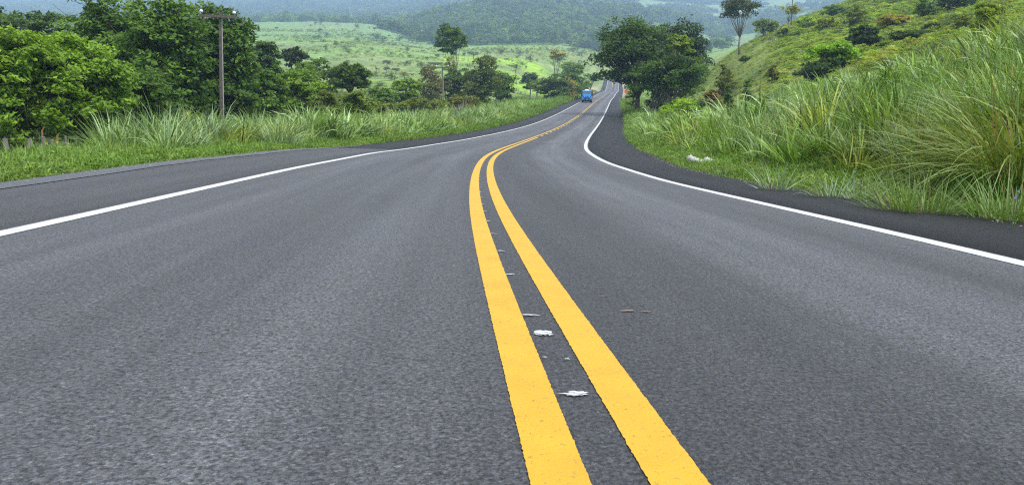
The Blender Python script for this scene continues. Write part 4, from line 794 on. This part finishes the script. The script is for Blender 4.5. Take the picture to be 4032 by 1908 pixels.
gt = np.random.default_rng(88)
for i, (u, vb, Y, hgt, pal, lb) in enumerate([
    (2700, 585, 40, 1.0, (SA, SB), "first silver tussock on the right verge past the gutter"), (2760, 560, 37, 1.2, (FA, FB), "green tussock behind the white sack"), (2890, 560, 32, 1.25, (SA, SB), "tall silver tussock up the bank from the white sack"),
    (2960, 600, 27, 1.1, (FA, FB), "drooping green tussock above the small greyish one"), (3010, 520, 30, 1.35, (SA, SB), "silver topped tussock on the crest above the lone spiky one"), (3110, 590, 23, 1.15, (YA, YB), "yellow green tussock half way up the right bank"),
    (3180, 500, 25, 1.35, (SA, SB), "pale crest tussock left of the dark weeds"), (3260, 610, 18, 1.1, (FA, FB), "bushy green tussock above the drooping silver one"), (3330, 520, 21, 1.2, (DA, DB), "dark tussock in a hollow of the right bank"),
    (3430, 590, 16, 1.1, (YA, YB), "yellow tinged tussock left of the sprawling silver one"), (3480, 430, 20, 1.25, (DA, DB), "dark tussock leaning left off the bank crest"), (3690, 470, 14.5, 1.15, (FA, FB), "bright green tussock below the crest silver one"),
    (3850, 200, 15, 1.5, (FA, FB), "bright upright tussock on the crest near the corner"), (3930, 650, 10, .9, (DA, DB), "shadowy green tussock under the arching one")]):
    tussock(lb, u, vb, Y, 150, hgt * .55, hgt * 1.15, .03, .8, 1.2, *pal, 200 + i, (-.12, 0), .3)
# ------------------------------------------------------------------ poles, fences, signs, sack, truck, birds
WOODG = simple("weathered_wood", (.2, .185, .16), .9, var=.35, scale=9., bump=.5); POLE = simple("old_timber", (.15, .125, .1), .9, var=.4, scale=5., bump=.4)
PORC = simple("white_porcelain", (.8, .8, .78), .25, spec=.5, var=.05); CONDUIT = simple("pale_conduit", (.42, .4, .37), .6); STEEL = simple("galvanised_steel", (.3, .31, .32), .45, .6)
def pole(label, u, vt, vb, Y, w, arm, off, lean=0.):
    b = at(u + 3, vb, Y); t = at(u - 3, vt, Y); lean = math.atan((t[0] - b[0]) / (t[2] - b[2])); z0 = g1(b[0], Y); b[0] -= math.tan(lean) * (b[2] - z0); H = t[2] - z0; s = w
    r = obj("utility_pole", None, label=label, cat="utility pole", group="timber poles of the roadside line", loc=(b[0], Y, z0)); r.rotation_euler = (0, lean, 0)
    obj("pole", MB().box(-s * .6, s * .6, -s * .55, s * .55, -.5, H, .72).mesh("pole", POLE), r)
    obj("conduit", MB().tube([(s * .6 + .02, -.05, -.3), (s * .44 + .02, -.05, H * .97)], [.045, .04], 6).mesh("conduit", CONDUIT), r)
    A = arm / 2; az = H - .42
    obj("crossarm", MB().box(off - A, off + A, -s * .5 - .15, -s * .5 - .01, az, az + .18).mesh("crossarm", POLE), r)
    for k, x in enumerate((off - A + .14, off + A - .14)):
        i = obj("insulator", MB().lathe([(.03, az + .18), (.03, az + .3), (.11, az + .3), (.13, az + .36), (.12, az + .43), (.06, az + .5), (.05, az + .52)], 10, c=(x, -s * .5 - .08, 0)).mesh("insulator", PORC, True), r)
        obj("hook", MB().tube([(x + (.25 if k == 0 else -.35), -.3, az), (x + (.27 if k == 0 else -.37), -.3, az - .12), (x + (.2 if k == 0 else -.3), -.3, az - .2)], [.02, .02, .015], 5).mesh("hook", STEEL), r)
    return r
pole("tall timber pole with white insulators left, before the dense trees", 871, 47, 470, 57, .21, 2.62, -.12)
pole("second timber pole half hidden in scrub, left of the tall bare stemmed tree", 1744, 259, 440, 148, .2, 2.5, 0.)
pole("third timber pole far off among the dark roadside trees", 2032, 274, 350, 300, .24, 2.4, 0.)

def post(label, u, vt, Y, w, lean=(0, 0), group="fence posts at the left verge", m=None, seed=0, extra=.0):
    g = np.random.default_rng(seed + int(u)); c = at(u, vt, Y); z0 = g1(c[0], Y); H = max(.7, c[2] - z0); mb = MB(); P = []; R = []
    for k in range(6): q = k / 5; P.append((lean[0] * q * H + g.normal(0, .008), lean[1] * q * H + g.normal(0, .008), -.3 + (H + .3) * q)); R.append(w * .5 * (1.1 - .12 * q) * (1 + g.normal(0, .05)))
    mb.tube(P, R, 7); obj("fence_post", mb.mesh("fence_post", m or WOODG), label=label, cat="fence post", group=group, loc=(c[0] - lean[0] * H, Y, z0))
for u, vt, Y, w, lb, ln in [(18, 544, 19.5, .125, "tallest grey fence post at the left frame edge", (-.06, 0)), (116, 546, 22.5, .14, "second grey fence post from the left frame edge", (.05, 0)), (171, 539, 24.5, .14, "third grey fence post from the left with a reddish stalk behind", (.01, 0)),
                            (206, 568, 28., .12, "short grey fence post sunk in grass right of the taller three", (0, 0)), (261, 571, 33., .1, "smallest fence post barely clearing the grass", (0, 0))]:
    post(lb, u, vt, Y, w, ln)
FM = "fence posts below the second pole"
for i, (u, vt, ln, lb) in enumerate([(1788, 416, (-.35, 0), "leaning grey post at the left end of the pale post row"), (1804, 413, (-.1, 0), "second pale post of the row below the second pole"), (1812, 410, (-.04, 0), "third pale post of the row below the second pole"), (1819, 406, (.02, 0), "fourth pale post, taller, of the row below the second pole"),
                                     (1825, 394, (0, 0), "thin brown post taller than its neighbours in the pale row"), (1834, 394, (.02, 0), "tallest pale post near the right end of the row"), (1842, 408, (0, 0), "short post right of the tallest in the pale row"), (1851, 410, (0, 0), "last post at the right end of the pale row")]):
    post(lb, u, vt, 96 + i * 3.2, .16, ln, FM, seed=40)
FR = "fence posts along the ridge line"
for i, (u, v) in enumerate([(3010, 126), (3016, 127), (3022, 130), (3032, 134), (3038, 140), (3043, 146), (3049, 150), (3058, 124)]):
    Y = ground_Y(u, v + 14, 90, 260) or 160
    post(["topmost ridge post left of the ridge bushes", "second ridge post from the top", "third ridge post from the top", "fourth ridge post, start of a lower set", "fifth ridge post stepping downhill", "sixth ridge post stepping downhill", "lowest post of the ridge row", "lone pale ridge post right of the row"][i], u, v, Y, .2, (g_.normal(0, .04), 0), FR, seed=70)

ORANGE = simple("orange_sign_face", (.72, .12, .008), .5, var=.06); REDB = simple("red_sign_face", (.5, .05, .03), .5, var=.06); BLUE = simple("blue_sign_panel", (.1, .14, .42), .5, var=.05); SPOST = simple("pale_sign_post", (.5, .48, .42), .7)
def sign(label, Y, e, zc, w, h, shape, face, name="road_sign"):
    P = road_pt(np.array([Y]), rr(np.array([Y])) + e)[0]; z0 = g1(P[0], P[1]); r = obj(name, None, label=label, cat="road sign", group="temporary signs beside the right shoulder", loc=(P[0], P[1], z0))
    c = zc - z0; mb = MB(); n = {'sq': 8, 'oct': 8, 'dia': 4}[shape]; V = []
    for k in range(n):
        if shape == 'sq': a = [(-1, -.8), (-.8, -1), (.8, -1), (1, -.8), (1, .8), (.8, 1), (-.8, 1), (-1, .8)][k]
        else: t = 2 * math.pi * (k + (.5 if shape == 'oct' else 0)) / n; a = (math.cos(t), math.sin(t))
        V.append((a[0] * w / 2, a[1] * h / 2 + c))
    mb.add([(x, -.03, z) for x, z in V] + [(x, 0, z) for x, z in V], [tuple(range(n)), tuple(range(n, 2 * n))[::-1]] + [(k, n + k, n + (k + 1) % n, (k + 1) % n) for k in range(n)])
    obj("sign_face", mb.mesh("sign_face", face), r); obj("post", MB().box(-.06, .06, .01, .11, -.3, c + h * .4).mesh("post", SPOST), r); return r, c
sign("large square orange sign on a pale post, nearest of the three", 262, 1.3, 4.93, 1.12, 1.05, 'sq', ORANGE)
r, c = sign("small red sign with a blue panel left above the square orange one", 292, .95, 6.75, .85, .8, 'oct', REDB)
obj("blue_panel", MB().box(-.2, .2, -.045, -.032, c - .3, c + .08).mesh("blue_panel", BLUE), r)
sign("farthest orange diamond sign at the edge of the dark trees", 425, 1.6, 13.7, 1.2, 1.1, 'dia', ORANGE)

# crumpled white sack
def sack():
    c = at(2762, 612, 23.); X, Y = c[0], 23.; z = g1(X, Y); g = np.random.default_rng(3); V = []; F = []; n, m = 30, 12
    for i in range(n):
        t = i / (n - 1); w = .17 * (math.sin(math.pi * min(1, t * .96 + .03)) ** .4) * (1 + .16 * math.sin(t * 21) + .08 * g.normal())
        for k in range(m):
            a = 2 * math.pi * k / m; q = 1 + .14 * g.normal()
            V.append((-.42 + .84 * t + .01 * g.normal(), math.cos(a) * w * q * .9, .1 + .06 * math.sin(t * 9 + .6) - .12 * t + math.sin(a) * w * q * .85))
    for i in range(n - 1):
        for k in range(m): F.append((i * m + k, i * m + (k + 1) % m, (i + 1) * m + (k + 1) % m, (i + 1) * m + k))
    F += [tuple(range(m))[::-1], tuple((n - 1) * m + k for k in range(m))]
    obj("plastic_sack", mesh("plastic_sack", V, F, simple("white_sacking", (.5, .49, .46), .7, var=.12, scale=14., bump=.4), smooth=True), label="crumpled white sack lying in the grass beside the right shoulder", cat="sack", loc=(X, Y, z + .08), rot=(0, 0, -.35))
sack()

# flower and dry stalks at the left posts
STALK = simple("reddish_stalk", (.36, .17, .1), .8); BLOOM = simple("yellow_petals", (.75, .5, .03), .5); PETB = simple("blue_petals", (.2, .3, .7), .5)
for u, vt, Y, lb in [(168, 500, 24.9, "curved reddish dry stalk rising behind the third post"), (227, 524, 27., "reddish dry stalk right of the fence posts")]:
    c = at(u, vt, Y); z0 = g1(c[0], Y); H = c[2] - z0
    obj("dry_stalk", MB().tube([(-.05, 0, -.1), (-.05, 0, H * .6), (-.03, 0, H * .9), (.06, 0, H)], [.02, .024, .03, .012], 5).mesh("dry_stalk", STALK), label=lb, cat="stalk", loc=(c[0], Y, z0), group="dry stalks by the left posts")
def flower(label, u, v, Y, r, m, cat="flower"):
    c = at(u, v, Y); z0 = g1(c[0], Y); H = max(.1, c[2] - z0); t = obj("flower", None, label=label, cat=cat, loc=(c[0], Y, z0), group="flowers in the verge grass")
    mb = MB(); 
    for k in range(6):
        a = k * 1.047; d = Vector((math.cos(a), -.25, math.sin(a))); s = Vector((-math.sin(a), 0, math.cos(a))); p = Vector((0, 0, H))
        mb.add([p, p + d * r * .6 + s * r * .32, p + d * r, p + d * r * .6 - s * r * .32], [(0, 1, 2, 3)])
    obj("petals", mb.mesh("petals", m), t); obj("stem", MB().tube([(0, .01, -.05), (.01, .01, H)], [.006, .005], 5).mesh("stem", simple("stem_green", (.08, .15, .03), .6)), t)
flower("yellow bloom right of the third fence post", 184, 564, 24.3, .06, BLOOM); flower("yellow bloom on the stalk right of the posts", 228, 558, 26.5, .06, BLOOM)
flower("upper small blue flower at the right frame edge", 4010, 752, 7.6, .016, PETB); flower("lower small blue flower at the right frame edge", 3998, 777, 7.4, .016, PETB)

# the blue lorry coming up the left lane; it faces -Y
def truck():
    Y = 183.; P = road_pt(np.array([Y]), np.array([-1.86]))[0]; h = math.atan(-float(rd(Y))) + .04; pitch = math.atan((rz(Y + 3) - rz(Y - 3)) / 6)
    T = obj("cargo_truck", None, label="old blue bonneted truck with red cargo sides driving up the left lane", cat="truck", loc=P + np.array([0, 0, .005])); T.rotation_euler = (float(pitch), 0, h)
    B1 = simple("blue_truck_paint", (.004, .13, .4), .3, spec=.6, var=.1, scale=2.); B2 = simple("sky_blue_bonnet", (.006, .21, .55), .28, spec=.6, var=.06); RED = simple("dark_red_boards", (.2, .03, .025), .65, var=.3); BLK = simple("black_rubber", (.012, .012, .013), .8); DK = simple("dark_chassis", (.02, .02, .022), .7)
    GL = simple("windscreen_glass", (.1, .13, .14), .08, spec=.9, var=.4, scale=1.2); LAMP = simple("lamp_lens", (.75, .75, .72), .15, spec=.8, var=.05); RIM = simple("grey_rim", (.3, .3, .3), .4, .5); TARP = simple("white_tarp", (.75, .74, .68), .7); PLATE = simple("grey_number_plate", (.45, .45, .43), .5); SEAT = simple("dim_cab_lining", (.09, .085, .08), .8)
    add = lambda n, mb, m, p=T, s=False: obj(n, mb.mesh(n, m, s), p)
    add("chassis_and_dark_fill", MB().box(-.45, .45, -2.6, 5.4, .55, .8).box(-1.05, 1.05, -2.75, -2.55, .45, .62).box(-1.12, 1.12, -2.5, -2.3, .28, .6), DK)  # last box is added only to darken the space below the bumper
    add("cab", MB().hexa([(-1.12, -1.25, .8), (1.12, -1.25, .8), (1.12, .55, .8), (-1.12, .55, .8), (-1.12, -1.2, 1.78), (1.12, -1.2, 1.78), (1.12, .55, 1.78), (-1.12, .55, 1.78)])
        .hexa([(-1.1, -1.18, 1.78), (-.97, -1.18, 1.78), (-.97, -1.02, 1.78), (-1.1, -1.02, 1.78), (-1.02, -.92, 2.5), (-.9, -.92, 2.5), (-.9, -.78, 2.5), (-1.02, -.78, 2.5)])
        .hexa([(.97, -1.18, 1.78), (1.1, -1.18, 1.78), (1.1, -1.02, 1.78), (.97, -1.02, 1.78), (.9, -.92, 2.5), (1.02, -.92, 2.5), (1.02, -.78, 2.5), (.9, -.78, 2.5)]).box(-1.08, 1.08, .4, .54, 1.78, 2.5), B1)
    add("roof", MB().hexa([(-1.08, -1.0, 2.5), (1.08, -1.0, 2.5), (1.08, .55, 2.5), (-1.08, .55, 2.5), (-.98, -.86, 2.72), (.98, -.86, 2.72), (.98, .5, 2.72), (-.98, .5, 2.72)]), simple("pale_blue_roof", (.12, .3, .62), .3))
    add("windscreen", MB().hexa([(-.97, -1.15, 1.79), (.97, -1.15, 1.79), (.97, -1.11, 1.79), (-.97, -1.11, 1.79), (-.9, -.9, 2.5), (.9, -.9, 2.5), (.9, -.86, 2.5), (-.9, -.86, 2.5)]), GL)
    add("seat", MB().box(-.85, .85, .1, .35, 1.4, 2.3), SEAT)
    add("bonnet", MB().hexa([(-.86, -2.55, 1.42), (.86, -2.55, 1.42), (1., -1.22, 1.42), (-1., -1.22, 1.42), (-.78, -2.5, 1.56), (.78, -2.5, 1.56), (.98, -1.22, 1.86), (-.98, -1.22, 1.86)]), B2)
    gr = add("grille", MB().box(-.86, .86, -2.56, -1.25, .95, 1.42), B1)
    for x in (-.52, .52): add("round_vent", MB().lathe([(.2, -2.585), (.2, -2.555), (.15, -2.555), (.14, -2.57)], 16, 'y', (x, 0, 1.2)), simple("vent_ring", (.03, .26, .68), .3), gr, True)
    add("badge", MB().lathe([(.11, -2.59), (.12, -2.56)], 14, 'y', (0, 0, 1.22)), RIM, gr, True)
    for s in (-1, 1):
        add("fender", MB().hexa([(s * .86, -2.5, .8), (s * 1.22, -2.4, .8), (s * 1.22, -1.25, .8), (s * .86, -1.25, .8), (s * .86, -2.42, 1.3), (s * 1.14, -2.3, 1.26), (s * 1.18, -1.25, 1.4), (s * .86, -1.25, 1.42)]), B2)
        add("headlight", MB().box(min(s * .72, s * 1.16), max(s * .72, s * 1.16), -2.57, -2.5, .94, 1.03), LAMP)
        m = add("mirror", MB().box(min(s * 1.2, s * 1.36), max(s * 1.2, s * 1.36), -1.12, -1.04, 1.75, 2.2), BLK); add("mirror_arm", MB().tube([(s * 1.08, -1., 2.1), (s * 1.26, -1.05, 2.05)], [.02, .02], 5), DK, m)
        w = add("wheel", MB().lathe([(.3, -.14), (.48, -.14), (.52, -.1), (.52, .1), (.48, .14), (.3, .14)], 22, 'x', (s * 1.0, -1.85, .52)), BLK, T, True); add("rim", MB().lathe([(.1, .2), (.3, .145), (.3, -.145), (.1, -.2)], 16, 'x', (s * 1.0, -1.85, .52)), RIM, w, True)
        w = add("wheel", MB().lathe([(.3, -.27), (.48, -.27), (.52, -.22), (.52, .22), (.48, .27), (.3, .27)], 22, 'x', (s * .98, 3.6, .52)), BLK, T, True); add("rim", MB().lathe([(.1, .2), (.3, .275), (.3, -.275), (.1, -.2)], 16, 'x', (s * .98, 3.6, .52)), RIM, w, True)
        for k in range(4): add("cargo_board", MB().box(min(s * 1.26, s * 1.3), max(s * 1.26, s * 1.3), .7, 5.6, 1.18 + k * .38, 1.18 + k * .38 + .33), RED)
        for k in range(5): add("cargo_stake", MB().box(min(s * 1.3, s * 1.36), max(s * 1.3, s * 1.36), .75 + k * 1.15, .85 + k * 1.15, .95, 2.72), RED)
    for k in range(4): add("headboard_plank", MB().box(-1.25, 1.25, .62, .68, 1.18 + k * .38, 1.18 + k * .38 + .33), RED)
    add("cargo_bed", MB().box(-1.3, 1.3, .62, 5.65, .98, 1.12), RED)
    add("bumper", MB().box(-1.2, -.4, -2.85, -2.58, .55, .9).box(.4, 1.2, -2.85, -2.58, .55, .9).box(-.4, .4, -2.75, -2.58, .78, .9), B1)
    add("number_plate", MB().box(-.2, .2, -2.79, -2.76, .66, .78), PLATE)
    add("axle", MB().tube([(-.9, -1.85, .5), (.9, -1.85, .5)], [.07, .07], 8).box(-.6, .6, 3.5, 3.7, .3, .42), simple("dusty_axle", (.25, .24, .22), .8))
    ld = MB(); 
    for (x, y, z, rx_, ry_, rz_) in [(-.05, 1.1, 2.7, .55, .6, .28)]:
        ld.lathe([(rx_ * .98, z - .25), (rx_, z), (rx_ * .85, z + rz_ * .6), (rx_ * .4, z + rz_ * .95), (.05, z + rz_)], 12, c=(x, y, 0))
    t = obj("tarp_bundle", ld.mesh("tarp_bundle", TARP, True), label="white tarp bundle heaped on the truck behind its cab", cat="bundle"); t.location = P; t.rotation_euler = T.rotation_euler
truck()

# birds: one on the wing before the far hills, one perched on the hillside
BIRD = simple("black_plumage", (.012, .012, .014), .6)
def bird(label, p, fly):
    V = []; F = []; n = 10; pr = [(.0, -.2), (.03, -.17), (.05, -.08), (.06, 0), (.045, .1), (.02, .18), (.03, .28)]
    mb = MB().lathe([(max(.004, r), y) for r, y in pr], n, 'y'); b = mb
    if fly:
        for s in (-1, 1): b.add([(s * .04, -.08, .02), (s * .04, .08, .02), (s * .26, .06, .1), (s * .26, -.08, .1), (s * .46, .1, .04), (s * .5, .04, .03), (s * .04, 0, .0)], [(0, 1, 2, 3), (3, 2, 4, 5), (0, 3, 2, 6)])
    me = b.mesh("bird", BIRD, True); o = obj("bird", me, label=label, cat="bird", loc=p, group="black birds")
    o.rotation_euler = (.1, .15, 1.1) if fly else (-1.15, 0, 1.2)
bird("black bird flying with spread wings before the far hills", at(2725, 60, 120), True)
bp = at(3132, 238, 92); bp[2] = g1(bp[0], bp[1]) + .2
bird("black bird perched upright on the open hillside", bp, False)

# the air
m, t, o = mat("haze"); pv = t.nodes.new("ShaderNodeVolumePrincipled"); pv.inputs["Color"].default_value = (.47, .66, 1., 1); pv.inputs["Density"].default_value = HAZE; pv.inputs["Anisotropy"].default_value = .2
t.links.new(pv.outputs[0], o.inputs["Volume"])
obj("haze", MB().box(-9600, 9600, -9600, 9600, -60, 760).mesh("haze", m), kind="stuff", label="thin blue haze filling the valley air")
